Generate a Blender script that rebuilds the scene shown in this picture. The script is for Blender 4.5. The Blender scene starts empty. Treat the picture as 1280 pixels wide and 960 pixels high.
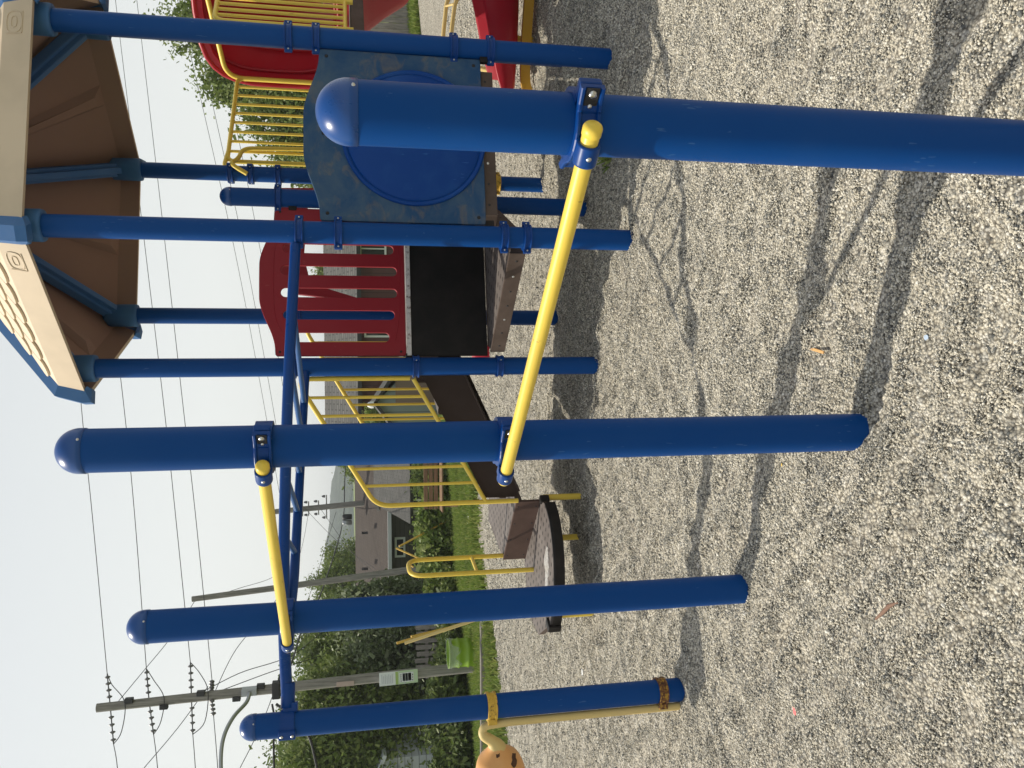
import bpy, bmesh, math, random
import numpy as np
from mathutils import Vector, Matrix
random.seed(7); rng = np.random.default_rng(7)
R = math.radians
scene = bpy.context.scene
COL = scene.collection

# ------------------------------------------------------------------ camera (the photograph was taken with the phone turned on its side)
CAM_H, FPX = 1.75, 1034.0
AX = Vector((0.9999444514631086, -0.002085200010807132, -0.010331792151300078))    # picture "right" of the upright view
AD = Vector((-0.01054011328889476, -0.19782369732157293, -0.9801809479835241))     # down
AF = Vector((0.0, 0.9802353986257268, -0.19783468674896817))                       # forward
cam_d = bpy.data.cameras.new('camera'); cam = bpy.data.objects.new('camera', cam_d); COL.objects.link(cam)
m = Matrix.Identity(4)
for i in range(3):
    m[i][0] = AD[i]; m[i][1] = AX[i]; m[i][2] = -AF[i]
m[2][3] = CAM_H
cam.matrix_world = m
cam_d.sensor_width = 36; cam_d.lens = FPX / 1280 * 36
cam_d.clip_start = 0.05; cam_d.clip_end = 6000
scene.camera = cam

# ------------------------------------------------------------------ light
SUN = Vector((-0.537, 0.239, 0.809)).normalized()
sl = bpy.data.lights.new('sun', 'SUN'); sl.energy = 4.6; sl.angle = R(0.55); sl.color = (1, 0.925, 0.785)
so = bpy.data.objects.new('sun', sl); COL.objects.link(so); so.location = (0, 0, 30)
so.rotation_euler = SUN.to_track_quat('Z', 'Y').to_euler()
W = bpy.data.worlds.new('World'); scene.world = W; W.use_nodes = True
nt = W.node_tree; nt.nodes.clear()
sky = nt.nodes.new('ShaderNodeTexSky'); sky.sky_type = 'NISHITA'; sky.sun_disc = False
sky.sun_elevation = math.asin(SUN.z); sky.sun_rotation = math.atan2(SUN.x, SUN.y)
sky.air_density = 1.0; sky.dust_density = 3.0; sky.ozone_density = 1.0
hz = nt.nodes.new('ShaderNodeMix'); hz.data_type = 'RGBA'; hz.inputs[0].default_value = 0.80   # thin high haze whitens the sky
hz.inputs[7].default_value = (8.15, 8.33, 8.02, 1)
tcw = nt.nodes.new('ShaderNodeTexCoord'); sx = nt.nodes.new('ShaderNodeSeparateXYZ'); mr = nt.nodes.new('ShaderNodeMapRange')   # haze thins toward the zenith
mr.inputs['From Min'].default_value = .15; mr.inputs['From Max'].default_value = .95; mr.inputs['To Min'].default_value = .90; mr.inputs['To Max'].default_value = .28
nt.links.new(tcw.outputs['Generated'], sx.inputs[0]); nt.links.new(sx.outputs[2], mr.inputs['Value']); nt.links.new(mr.outputs[0], hz.inputs[0])
bg = nt.nodes.new('ShaderNodeBackground'); bg.inputs[1].default_value = 0.114
wo = nt.nodes.new('ShaderNodeOutputWorld')
nt.links.new(sky.outputs[0], hz.inputs[6]); nt.links.new(hz.outputs[2], bg.inputs[0]); nt.links.new(bg.outputs[0], wo.inputs[0])
scene.view_settings.view_transform = 'Standard'; scene.view_settings.look = 'None'
scene.view_settings.gamma = 1; scene.view_settings.use_curve_mapping = False
scene.view_settings.exposure = 0.0

# ------------------------------------------------------------------ helpers
def at(px, py, Y):
    "world point on the sight line of a photograph position, at distance Y"
    d = AX * ((480 - py) / FPX) + AD * ((px - 640) / FPX) + AF
    return Vector((0, 0, CAM_H)) + d * (Y / d.y)

def tag(o, label=None, cat=None, group=None, kind=None):
    if label: o['label'] = label
    if cat: o['category'] = cat
    if group: o['group'] = group
    if kind: o['kind'] = kind
    return o

def empty(name, loc, label=None, cat=None, group=None):
    o = bpy.data.objects.new(name, None); o.location = loc; COL.objects.link(o); o.empty_display_size = .2
    return tag(o, label, cat, group)

def frame(t):
    t = t.normalized(); a = Vector((0, 0, 1)) if abs(t.z) < .9 else Vector((1, 0, 0))
    u = t.cross(a).normalized(); return u, t.cross(u).normalized()

def fillet(pts, rad, n=6):
    pts = [Vector(p) for p in pts]; out = [pts[0]]
    for i in range(1, len(pts) - 1):
        a, b, c = pts[i - 1], pts[i], pts[i + 1]
        u = (a - b); v = (c - b); r = min(rad, u.length * .49, v.length * .49)
        p0 = b + u.normalized() * r; p1 = b + v.normalized() * r
        for k in range(n + 1):
            t = k / n; out.append(p0 * (1 - t) ** 2 + b * 2 * t * (1 - t) + p1 * t * t)
    out.append(pts[-1]); return out

class MB:
    def __init__(s): s.v = []; s.f = []; s.m = []; s.sm = []; s.uv = None
    def add(s, vs, fs, mi=0, smooth=False):
        b = len(s.v); s.v += [tuple(p) for p in vs]
        for f in fs: s.f.append([b + i for i in f]); s.m.append(mi); s.sm.append(smooth)
        return s
    def box(s, c, size, rot=None, mi=0):
        c = Vector(c); h = [x / 2 for x in size]
        vs = []
        for z in (-1, 1):
            for y in (-1, 1):
                for x in (-1, 1):
                    p = Vector((x * h[0], y * h[1], z * h[2]))
                    if rot: p = rot @ p
                    vs.append(c + p)
        return s.add(vs, [(0, 2, 3, 1), (4, 5, 7, 6), (0, 1, 5, 4), (2, 6, 7, 3), (0, 4, 6, 2), (1, 3, 7, 5)], mi)
    def bbox(s, c, size, rot=None, mi=0, bev=.006):
        "box with chamfered edges"
        bm = bmesh.new(); bmesh.ops.create_cube(bm, size=1)
        for v in bm.verts: v.co = Vector((v.co.x * size[0], v.co.y * size[1], v.co.z * size[2]))
        bmesh.ops.bevel(bm, geom=bm.edges[:], offset=bev, segments=2, affect='EDGES', profile=.6)
        c = Vector(c); bm.verts.ensure_lookup_table()
        vs = [c + ((rot @ v.co) if rot else v.co) for v in bm.verts]
        s.add(vs, [[v.index for v in f.verts] for f in bm.faces], mi, False); bm.free(); return s
    def tube(s, pts, r, seg=12, mi=0, caps=True, closed=False):
        pts = [Vector(p) for p in pts]; n = len(pts)
        rr = r if isinstance(r, (list, tuple)) else [r] * n
        T = []
        for i in range(n):
            a = pts[max(0, i - 1)] if not closed else pts[i - 1]; b = pts[min(n - 1, i + 1)] if not closed else pts[(i + 1) % n]
            T.append((b - a).normalized())
        u, v = frame(T[0]); vs = []
        for i in range(n):
            u = (u - T[i] * u.dot(T[i])).normalized(); v = T[i].cross(u)
            for k in range(seg):
                a = 2 * math.pi * k / seg
                vs.append(pts[i] + (u * math.cos(a) + v * math.sin(a)) * rr[i])
        fs = []
        for i in range(n if closed else n - 1):
            j = (i + 1) % n
            for k in range(seg):
                l = (k + 1) % seg
                fs.append((i * seg + k, i * seg + l, j * seg + l, j * seg + k))
        s.add(vs, fs, mi, True)
        if caps and not closed:
            s.add(vs[:seg], [tuple(range(seg))[::-1]], mi); s.add(vs[-seg:], [tuple(range(seg))], mi)
        return s
    def lathe(s, prof, c=(0, 0, 0), axis=(0, 0, 1), seg=32, mi=0, smooth=True, sx=1.0):
        c = Vector(c); ax = Vector(axis).normalized()
        if abs(ax.z) > .999: u, v = Vector((1, 0, 0)), Vector((0, 1, 0)) * (1 if ax.z > 0 else -1)
        else: u, v = frame(ax); v = ax.cross(u)
        vs = []; n = len(prof)
        for r, z in prof:
            for k in range(seg):
                a = 2 * math.pi * k / seg; vs.append(c + ax * z + (u * math.cos(a) * sx + v * math.sin(a)) * r)
        fs = [(i * seg + k, i * seg + (k + 1) % seg, (i + 1) * seg + (k + 1) % seg, (i + 1) * seg + k) for i in range(n - 1) for k in range(seg)]
        return s.add(vs, fs, mi, smooth)
    def prism(s, poly, z0, z1, mi=0, fn=None):
        "polygon (x,y) extruded from z0 to z1; fn maps local to world"
        n = len(poly); vs = [Vector((p[0], p[1], z0)) for p in poly] + [Vector((p[0], p[1], z1)) for p in poly]
        if fn: vs = [fn(p) for p in vs]
        fs = [tuple(range(n))[::-1], tuple(range(n, 2 * n))] + [(i, (i + 1) % n, n + (i + 1) % n, n + i) for i in range(n)]
        return s.add(vs, fs, mi)
    def build(s, name, mats, parent=None, kind=None):
        me = bpy.data.meshes.new(name); me.from_pydata(s.v, [], s.f); me.validate()
        mats = mats if isinstance(mats, (list, tuple)) else [mats]
        for mt in mats: me.materials.append(mt)
        if len(me.polygons) == len(s.f):
            me.polygons.foreach_set('material_index', s.m); me.polygons.foreach_set('use_smooth', s.sm)
        me.update()
        o = bpy.data.objects.new(name, me); COL.objects.link(o)
        if parent:
            o.parent = parent; o.matrix_parent_inverse = world_of(parent).inverted()
        if kind: o['kind'] = kind
        return o

def world_of(o):
    mtx = Matrix.LocRotScale(o.location, o.rotation_euler, o.scale)
    if o.parent: return world_of(o.parent) @ o.matrix_parent_inverse @ mtx
    return mtx

def panel_mesh(name, outline, holes, thick, bevel, origin, ax, ay, mats, parent):
    "flat moulded sheet with holes: outline in local (s,t); origin + ax*s + ay*t"
    cu = bpy.data.curves.new('tmp', 'CURVE'); cu.dimensions = '2D'; cu.fill_mode = 'BOTH'
    cu.extrude = thick / 2 - bevel; cu.bevel_depth = bevel; cu.bevel_resolution = 2; cu.offset = -bevel
    for poly in [outline] + holes:
        sp = cu.splines.new('POLY'); sp.points.add(len(poly) - 1); sp.use_cyclic_u = True
        for p, q in zip(sp.points, poly): p.co = (q[0], q[1], 0, 1)
    o = bpy.data.objects.new('tmp', cu); COL.objects.link(o)
    dg = bpy.context.evaluated_depsgraph_get(); me = bpy.data.meshes.new_from_object(o.evaluated_get(dg))
    bpy.data.objects.remove(o); bpy.data.curves.remove(cu)
    az = ax.cross(ay)
    for v in me.vertices: v.co = origin + ax * v.co.x + ay * v.co.y + az * v.co.z
    me.materials.clear()
    for mt in mats: me.materials.append(mt)
    me.name = name
    ob = bpy.data.objects.new(name, me); COL.objects.link(ob)
    if parent: ob.parent = parent; ob.matrix_parent_inverse = world_of(parent).inverted()
    return ob

def smooth_poly(pts, n=8, closed=True):
    "Catmull-Rom through the points"
    out = []; N = len(pts)
    for i in range(N if closed else N - 1):
        p0, p1, p2, p3 = [Vector(pts[(i + k) % N] if closed else pts[min(max(i + k, 0), N - 1)]) for k in (-1, 0, 1, 2)]
        for k in range(n):
            t = k / n
            out.append(.5 * ((2 * p1) + (p2 - p0) * t + (2 * p0 - 5 * p1 + 4 * p2 - p3) * t * t + (3 * p1 - p0 - 3 * p2 + p3) * t ** 3))
    if not closed: out.append(Vector(pts[-1]))
    return out

# ------------------------------------------------------------------ materials
class NT:
    def __init__(s, name, rough=.5, metal=0.0, spec=.5):
        s.m = bpy.data.materials.new(name); s.m.use_nodes = True; s.t = s.m.node_tree
        s.b = s.t.nodes['Principled BSDF']; s.b.inputs['Roughness'].default_value = rough
        s.b.inputs['Metallic'].default_value = metal; s.b.inputs['Specular IOR Level'].default_value = spec
    def n(s, typ, **kw):
        nd = s.t.nodes.new(typ)
        for k, v in kw.items(): setattr(nd, k, v)
        return nd
    def l(s, a, b): s.t.links.new(a, b)
    def coord(s, kind='Object'):
        if kind == 'World': return s.n('ShaderNodeNewGeometry').outputs['Position']
        return s.n('ShaderNodeTexCoord').outputs[kind]
    def noise(s, vec, scale, detail=4, rough=.55, dist=0.0):
        nd = s.n('ShaderNodeTexNoise'); nd.inputs['Scale'].default_value = scale; nd.inputs['Detail'].default_value = detail
        nd.inputs['Roughness'].default_value = rough; nd.inputs['Distortion'].default_value = dist; s.l(vec, nd.inputs['Vector']); return nd.outputs['Fac']
    def ramp(s, fac, stops, interp='LINEAR'):
        nd = s.n('ShaderNodeValToRGB'); cr = nd.color_ramp; cr.interpolation = interp
        while len(cr.elements) > 1: cr.elements.remove(cr.elements[-1])
        cr.elements[0].position = stops[0][0]; cr.elements[0].color = (*stops[0][1], 1)
        for p, c in stops[1:]:
            e = cr.elements.new(p); e.color = (*c, 1)
        s.l(fac, nd.inputs[0]); return nd.outputs[0]
    def mix(s, fac, a, b, mode='MIX'):
        nd = s.n('ShaderNodeMix', data_type='RGBA', blend_type=mode)
        for sock, v in ((nd.inputs[0], fac), (nd.inputs[6], a), (nd.inputs[7], b)):
            if isinstance(v, (int, float)): sock.default_value = v
            elif isinstance(v, tuple): sock.default_value = (*v, 1)
            else: s.l(v, sock)
        return nd.outputs[2]
    def math(s, op, a, b=None):
        nd = s.n('ShaderNodeMath', operation=op)
        for i, v in enumerate((a, b)):
            if v is None: continue
            if isinstance(v, (int, float)): nd.inputs[i].default_value = v
            else: s.l(v, nd.inputs[i])
        return nd.outputs[0]
    def mapping(s, vec, scale=(1, 1, 1), rot=(0, 0, 0), loc=(0, 0, 0)):
        nd = s.n('ShaderNodeMapping'); nd.inputs['Scale'].default_value = scale; nd.inputs['Rotation'].default_value = rot; nd.inputs['Location'].default_value = loc
        s.l(vec, nd.inputs[0]); return nd.outputs[0]
    def color(s, c):
        if isinstance(c, tuple): s.b.inputs['Base Color'].default_value = (*c, 1)
        else: s.l(c, s.b.inputs['Base Color'])
    def bump(s, h, strength=.3, dist=.01):
        nd = s.n('ShaderNodeBump'); nd.inputs['Strength'].default_value = strength; nd.inputs['Distance'].default_value = dist
        s.l(h, nd.inputs['Height']); s.l(nd.outputs[0], s.b.inputs['Normal'])
    def rough(s, r): s.l(r, s.b.inputs['Roughness'])

def paint(name, c, wear, r0=.3, r1=.5, amt=.5, scratch=True, spec=.38):
    k = NT(name, spec=spec); v = k.coord('World')
    a = k.noise(v, 3.1, 5, .6); fine = k.noise(k.mapping(v, (1, 1, .25)), 45, 4, .7)
    dust = k.ramp(a, [(.45, (0, 0, 0)), (.75, (1, 1, 1))])
    col = k.mix(k.math('MULTIPLY', dust, amt * .35), c, wear)
    if scratch:
        sc = k.noise(k.mapping(v, (1, 1, .2), (.3, .5, .2)), 80, 2, .5)
        big = k.noise(v, 5.0, 2)
        msk = k.math('MULTIPLY', k.math('GREATER_THAN', sc, .705), k.math('GREATER_THAN', big, .54))
        col = k.mix(k.math('MULTIPLY', msk, .55), col, wear)
    k.color(col)
    k.rough(k.ramp(k.math('ADD', k.math('MULTIPLY', a, .6), k.math('MULTIPLY', fine, .4)), [(.3, (r0,) * 3), (.7, (r1,) * 3)]))
    k.bump(k.noise(v, 260, 2), .06, .001)
    return k.m

M = {}
M['blue'] = paint('blue_paint', (.001, .051, .218), (.05, .13, .28), .36, .5, .2, spec=.13)
M['blue_cap'] = paint('glossy_cap_blue', (.002, .055, .235), (.05, .13, .28), .24, .34, .2, spec=.5)
M['blue_clamp'] = paint('blue_clamp_paint', (.0015, .042, .205), (.06, .13, .25), .3, .42, .25, spec=.22)
M['blue_ladder'] = paint('blue_ladder_paint', (.0015, .042, .20), (.07, .14, .27), .24, .36, .25, spec=.22)
M['blue_rung'] = paint('sky_sheen_rung_paint', (.02, .085, .25), (.12, .2, .34), .16, .26, .6)  # lighter blue paints the bright sky reflected along the rungs
M['yellow'] = paint('yellow_paint', (.75, .55, .075), (.25, .14, .04), .34, .5)
M['pale_yellow'] = paint('faded_yellow_paint', (.62, .47, .18), (.66, .50, .26), .45, .65, 1.0)
M['roof_blue'] = paint('roof_blue_plastic', (.035, .13, .33), (.2, .27, .36), .5, .65, scratch=False)
M['red_panel'] = paint('red_panel_plastic', (.27, .012, .022), (.36, .07, .07), .38, .55, .3, spec=.25)
M['red_slide'] = paint('red_slide_plastic', (.42, .014, .032), (.5, .10, .11), .28, .45, .3)
M['steel'] = NT('steel_bolt', .3, 1.0).m; M['steel'].node_tree.nodes['Principled BSDF'].inputs['Base Color'].default_value = (.6, .6, .58, 1)
M['dark'] = NT('dark_recess', .7).m; M['dark'].node_tree.nodes['Principled BSDF'].inputs['Base Color'].default_value = (.015, .015, .017, 1)

k = NT('rusty_clamp', .75); v = k.coord('World')
k.color(k.ramp(k.noise(v, 60, 5, .7), [(.35, (.05, .022, .012)), (.5, (.16, .06, .02)), (.62, (.5, .3, .04))])); k.bump(k.noise(v, 200, 4), .4, .002); M['rust'] = k.m
k = NT('chipped_yellow_clamp', .6); v = k.coord('World')
k.color(k.ramp(k.noise(v, 45, 5, .7), [(.36, (.06, .03, .015)), (.44, (.55, .34, .04)), (.7, (.68, .45, .06))])); M['chipped'] = k.m

k = NT('weathered_blue_plastic', .6, 0, .2); v = k.coord('World')
n1 = k.noise(v, 4.5, 6, .65, .4); n2 = k.noise(k.mapping(v, (1, 1, 2.2)), 22, 5, .7)
c1 = k.mix(k.ramp(n1, [(.42, (0, 0, 0)), (.66, (1, 1, 1))]), (.016, .062, .15), (.055, .10, .16))
n3 = k.noise(k.mapping(v, (1, 1, 1.5), (0, .5, 0)), 7, 6, .62, .8)
c1 = k.mix(k.ramp(n3, [(.53, (0, 0, 0)), (.74, (.7, .7, .7))]), c1, (.16, .135, .10))
k.color(c1); k.bump(n2, .1, .003); M['worn_blue'] = k.m

k = NT('tan_roof_plastic', .6); v = k.coord('World')
k.color(k.mix(k.ramp(k.noise(v, 2.5, 5, .6), [(.4, (0, 0, 0)), (.7, (1, 1, 1))]), (.62, .50, .36), (.52, .42, .30))); k.bump(k.noise(v, 150, 3), .08, .002); M['tan'] = k.m
k = NT('roof_inside_plastic', .65); v = k.coord('World')
k.color(k.mix(k.noise(v, 3, 5, .6), (.28, .17, .122), (.23, .138, .10))); k.bump(k.noise(v, 120, 3), .08, .002); M['brown_in'] = k.m

def coated(name, c1, c2, holes=False, size=.078, rough=.6):
    k = NT(name, rough, 0, .18); v = k.coord('World')
    col = k.mix(k.ramp(k.noise(v, 6, 6, .65), [(.38, (0, 0, 0)), (.66, (1, 1, 1))]), c1, c2)
    if holes:
        sp = k.n('ShaderNodeSeparateXYZ'); k.l(k.mapping(v, (1 / size, 1 / size, 1), (0, 0, R(21.3))), sp.inputs[0])
        fx = k.math('ABSOLUTE', k.math('SUBTRACT', k.math('FRACT', sp.outputs[0]), .5)); fy = k.math('ABSOLUTE', k.math('SUBTRACT', k.math('FRACT', sp.outputs[1]), .5))
        msk = k.math('MULTIPLY', k.math('LESS_THAN', fx, .2), k.math('LESS_THAN', fy, .13))
        col = k.mix(msk, col, (.02, .018, .016)); k.bump(k.math('SUBTRACT', 1.0, msk), .5, .004)
    else: k.bump(k.noise(v, 180, 3), .12, .002)
    k.color(col); return k.m
M['deck_top'] = coated('perforated_deck_coating', (.115, .098, .09), (.165, .145, .135), True)
M['deck_edge'] = coated('brown_deck_coating', (.068, .048, .038), (.10, .074, .062))
M['dark_brown'] = coated('dark_brown_coating', (.030, .019, .015), (.040, .027, .022))
M['black_coat'] = coated('black_coating', (.010, .009, .009), (.020, .017, .016), rough=.5)
k = NT('scuffed_lit_edge', .5); v = k.coord('World')
k.color(k.ramp(k.noise(v, 30, 5, .7), [(.34, (.10, .05, .04)), (.46, (.55, .52, .50)), (.7, (.66, .64, .62))])); M['lit_edge'] = k.m  # whitish tone paints the lit deck edge; brown flecks are scuffs

k = NT('glare_paint', .35); v = k.coord('World')
k.color(k.ramp(k.noise(v, 45, 5, .7), [(.40, (.16, .13, .115)), (.52, (.42, .41, .39))])); M['glare_paint'] = k.m  # pale flecks paint the glare on the platform top
k = NT('orange_plastic', .5); v = k.coord('World')
n1 = k.noise(v, 9, 4, .55)
k.color(k.mix(k.noise(v, 14, 5), (.66, .30, .085), (.72, .40, .15))); M['orange'] = k.m
k = NT('brown_peel', .8); k.color((.075, .034, .016)); M['peel'] = k.m

def translucent(mat, col, f):
    t = mat.node_tree; tr = t.nodes.new('ShaderNodeBsdfTranslucent'); tr.inputs[0].default_value = (*col, 1); mx = t.nodes.new('ShaderNodeMixShader'); mx.inputs[0].default_value = f
    o_ = t.nodes['Material Output']; t.links.new(t.nodes['Principled BSDF'].outputs[0], mx.inputs[1]); t.links.new(tr.outputs[0], mx.inputs[2]); t.links.new(mx.outputs[0], o_.inputs[0])
translucent(M['red_slide'], (.62, .025, .05), .22)
# ground
def gheight(x, y):
    x = np.asarray(x, float); y = np.asarray(y, float)
    s = -.8 * x + .6 * y
    sp = np.minimum(np.log1p(np.exp(np.minimum(30, s - 6))), 22)
    tx = np.where(x > 0, .04 * np.minimum(x - 1.33, 25), -.0532 + .012 * np.maximum(x, -30))
    return tx - .021 * np.clip(y - 6.04, -12, 20) - .067 * sp
_ph = rng.uniform(0, 6.28, 40); _dir = rng.uniform(0, 6.28, 40); _fr = np.exp(rng.uniform(np.log(1.6), np.log(14), 40))
def und(x, y):
    "scuffed, trodden surface of loose gravel"
    x = np.asarray(x, float); y = np.asarray(y, float); z = np.zeros_like(x)
    wx = x + .12 * np.sin(2.1 * y + 1) + .06 * np.sin(5.3 * y - x); wy = y + .12 * np.sin(1.9 * x + 2) + .06 * np.sin(4.7 * x + y)
    for i in range(40):
        z += np.sin((wx * math.cos(_dir[i]) + wy * math.sin(_dir[i])) * _fr[i] + _ph[i]) / _fr[i] ** .9
    return z * .0105 + .0135 * sum(np.sin((wx * math.cos(a) + wy * math.sin(a)) * f + p) for a, f, p in zip(_dir, _fr * 2 + 16, _ph[::-1])) / 6.3
def gz(x, y): return float(gheight(x, y) + und(x, y))

k = NT('gravel', .95, 0, .2); v = k.coord('World')
vo = k.n('ShaderNodeTexVoronoi'); vo.inputs['Scale'].default_value = 95; vo.inputs['Randomness'].default_value = 1; k.l(v, vo.inputs['Vector'])
sep = k.n('ShaderNodeSeparateColor'); k.l(vo.outputs['Color'], sep.inputs[0])
GRAV = [(0, (.06, .067, .07)), (.08, (.11, .12, .12)), (.18, (.21, .21, .195)), (.32, (.34, .32, .265)), (.55, (.52, .482, .39)), (.78, (.65, .603, .49)), (.95, (.74, .715, .64))]
vo2 = k.n('ShaderNodeTexVoronoi'); vo2.inputs['Scale'].default_value = 42; k.l(v, vo2.inputs['Vector'])
sep2 = k.n('ShaderNodeSeparateColor'); k.l(vo2.outputs['Color'], sep2.inputs[0])
stone = k.mix(.45, k.ramp(sep.outputs[0], GRAV), k.ramp(sep2.outputs[0], GRAV))
gap = k.ramp(vo.outputs['Distance'], [(.35, (1, 1, 1)), (.75, (.28, .27, .26))])
stone = k.mix(1.0, stone, gap, 'MULTIPLY')
stone = k.mix(k.ramp(k.noise(v, 1.1, 5, .6), [(.35, (0, 0, 0)), (.7, (.35, .35, .35))]), stone, (.17, .15, .13))
k.color(stone)
hh = k.math('ADD', k.math('MULTIPLY', k.math('SUBTRACT', 1.0, vo.outputs['Distance']), .6), k.math('MULTIPLY', k.math('SUBTRACT', 1.0, vo2.outputs['Distance']), .6))
k.bump(hh, .9, .012); M['gravel'] = k.m

k = NT('gravel_stone', .9, 0, .25); oi = k.n('ShaderNodeObjectInfo')
gcol = k.mix(.18, k.ramp(oi.outputs['Random'], GRAV), k.ramp(k.noise(k.coord('Object'), 2.2, 3), [(.3, (.15, .14, .13)), (.7, (.62, .58, .5))]))
dip_shade_stones = k.ramp(k.noise(k.mapping(oi.outputs['Location'], (1, 1, 0)), 5.5, 4, .6, .6), [(.54, (0, 0, 0)), (.70, (.62, .62, .62))])      # noise patches: painted shade of dips, and clumps of darker stones
k.color(k.mix(dip_shade_stones, gcol, (.16, .165, .16))); M['stone'] = k.m

k = NT('lawn_soil', .95, 0, .1); v = k.coord('World')
k.color(k.mix(k.ramp(k.noise(v, .7, 5, .6), [(.35, (0, 0, 0)), (.7, (1, 1, 1))]), (.12, .18, .035), (.19, .22, .07))); k.bump(k.noise(v, 30, 4), .6, .05); M['lawn'] = k.m

def leafmat(name, c1, c2, c3, tr=.3):
    k = NT(name, .55, 0, .35); g = k.n('ShaderNodeNewGeometry')
    col = k.ramp(g.outputs['Random Per Island'], [(0, c1), (.55, c2), (1, c3)])
    k.color(col)
    t = k.n('ShaderNodeBsdfTranslucent'); k.l(col, t.inputs[0]); mx = k.n('ShaderNodeMixShader'); mx.inputs[0].default_value = tr
    out = k.t.nodes['Material Output']; k.l(k.b.outputs[0], mx.inputs[1]); k.l(t.outputs[0], mx.inputs[2]); k.l(mx.outputs[0], out.inputs[0]); return k.m
M['leaf'] = leafmat('tree_leaves', (.10, .145, .032), (.16, .22, .05), (.26, .30, .10))
M['leaf_dark'] = leafmat('dark_tree_leaves', (.075, .112, .03), (.125, .175, .045), (.21, .25, .085))
M['leaf_pale'] = leafmat('pale_leaves', (.09, .13, .05), (.15, .195, .08), (.32, .36, .24))
M['shrub_leaf'] = leafmat('shrub_leaves', (.10, .16, .03), (.18, .25, .055), (.31, .35, .13))
M['grass'] = leafmat('grass_blades', (.13, .20, .035), (.19, .26, .05), (.29, .31, .10), .35)
k = NT('bark', .9); v = k.coord('Object'); n1 = k.noise(k.mapping(v, (6, 6, 1)), 3, 5, .65)
k.color(k.ramp(n1, [(.35, (.04, .03, .022)), (.7, (.13, .105, .08))])); k.bump(n1, .6, .03); M['bark'] = k.m
k = NT('weathered_pole_wood', .9); v = k.coord('World'); n1 = k.noise(k.mapping(v, (14, 14, .7)), 2, 6, .7)
k.color(k.ramp(n1, [(.32, (.10, .095, .085)), (.5, (.22, .21, .19)), (.7, (.31, .295, .27))])); k.bump(n1, .5, .01); M['pole'] = k.m
k = NT('grey_wood', .85); v = k.coord('World'); n1 = k.noise(k.mapping(v, (10, 10, 1.2)), 3, 6, .7)
k.color(k.ramp(n1, [(.32, (.16, .14, .12)), (.7, (.36, .33, .29))])); k.bump(n1, .4, .01); M['greywood'] = k.m
k = NT('bench_wood', .8); v = k.coord('World'); n1 = k.noise(k.mapping(v, (1.2, 10, 10)), 3, 6, .7)
k.color(k.ramp(n1, [(.32, (.13, .075, .04)), (.7, (.26, .16, .09))])); M['benchwood'] = k.m
def plain(name, c, r=.5, metal=0.0): k = NT(name, r, metal); k.color(c); return k.m
M['wire'] = plain('black_cable', (.02, .02, .022), .6)
M['porcelain'] = plain('grey_insulator', (.13, .13, .14), .3)
M['galv'] = plain('galvanised_steel', (.34, .36, .37), .45, .6)
M['white'] = plain('white_paint', (.72, .73, .73), .5)
M['offwhite'] = plain('pale_siding_paint', (.55, .58, .60), .6)
M['barrel'] = plain('lime_green_paint', (.20, .34, .018), .4)
k = NT('barrel_dirt'); M['glass'] = plain('window_glass', (.02, .025, .03), .06)
k = NT('bag_plastic', .25); k.color((.7, .74, .76)); k.b.inputs['Alpha'].default_value = .26; M['bag'] = k.m
M['sw_yellow'] = plain('swing_yellow_paint', (.60, .38, .07), .45)

def siding(name, c1, c2, pitch, vertical=False):
    k = NT(name, .75); v = k.coord('Object'); sp = k.n('ShaderNodeSeparateXYZ'); k.l(v, sp.inputs[0])
    z = sp.outputs[0] if vertical else sp.outputs[2]
    fr = k.math('FRACT', k.math('DIVIDE', z, pitch))
    n1 = k.noise(v, 1.4, 5, .6)
    col = k.mix(n1, c1, c2); col = k.mix(k.math('MULTIPLY', k.math('LESS_THAN', fr, .1), .75), col, tuple(x * .25 for x in c1))
    k.color(col); k.bump(fr, .8, .03); return k.m
M['red_siding'] = siding('red_brown_siding', (.085, .03, .027), (.105, .04, .036), .2, True)
M['grey_siding'] = siding('grey_green_siding', (.17, .205, .205), (.21, .245, .24), .22, True)
M['dark_siding'] = siding('dark_grey_siding', (.052, .048, .043), (.066, .06, .054), .18)
M['pale_siding'] = siding('pale_siding', (.42, .45, .46), (.5, .53, .54), .18)
def shingle(name, c1, c2, c3, sc=1.0, mp=2.2, mort=.018):
    k = NT(name, .9); v = k.coord('UV'); br = k.n('ShaderNodeTexBrick'); br.inputs['Scale'].default_value = sc; br.offset = .5
    br.inputs['Brick Width'].default_value = .55; br.inputs['Row Height'].default_value = .24; br.inputs['Mortar Size'].default_value = mort; br.inputs['Bias'].default_value = 0
    br.inputs['Color1'].default_value = (*c1, 1); br.inputs['Color2'].default_value = (*c2, 1); br.inputs['Mortar'].default_value = (*[x * .45 for x in c1], 1)
    k.l(k.mapping(v, (mp, mp, mp)), br.inputs['Vector'])
    k.color(k.mix(k.ramp(k.noise(v, .9, 5, .7), [(.4, (0, 0, 0)), (.7, (.7, .7, .7))]), br.outputs[0], c3)); k.bump(br.outputs['Fac'], -.6, .03); return k.m
M['sh_brown'] = shingle('brown_shingles', (.040, .029, .023), (.056, .042, .034), (.034, .026, .021))
M['sh_grey'] = shingle('grey_shingles', (.075, .075, .07), (.14, .137, .128), (.06, .06, .057), 1.0, 1.1, .035)
M['sh_dark'] = shingle('dark_grey_shingles', (.06, .062, .06), (.10, .10, .096), (.052, .05, .047))
k = NT('forested_hill', .95, 0, .1); v = k.coord('World'); n1 = k.noise(v, .03, 6, .7); n2 = k.noise(v, .22, 4, .75)
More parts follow.
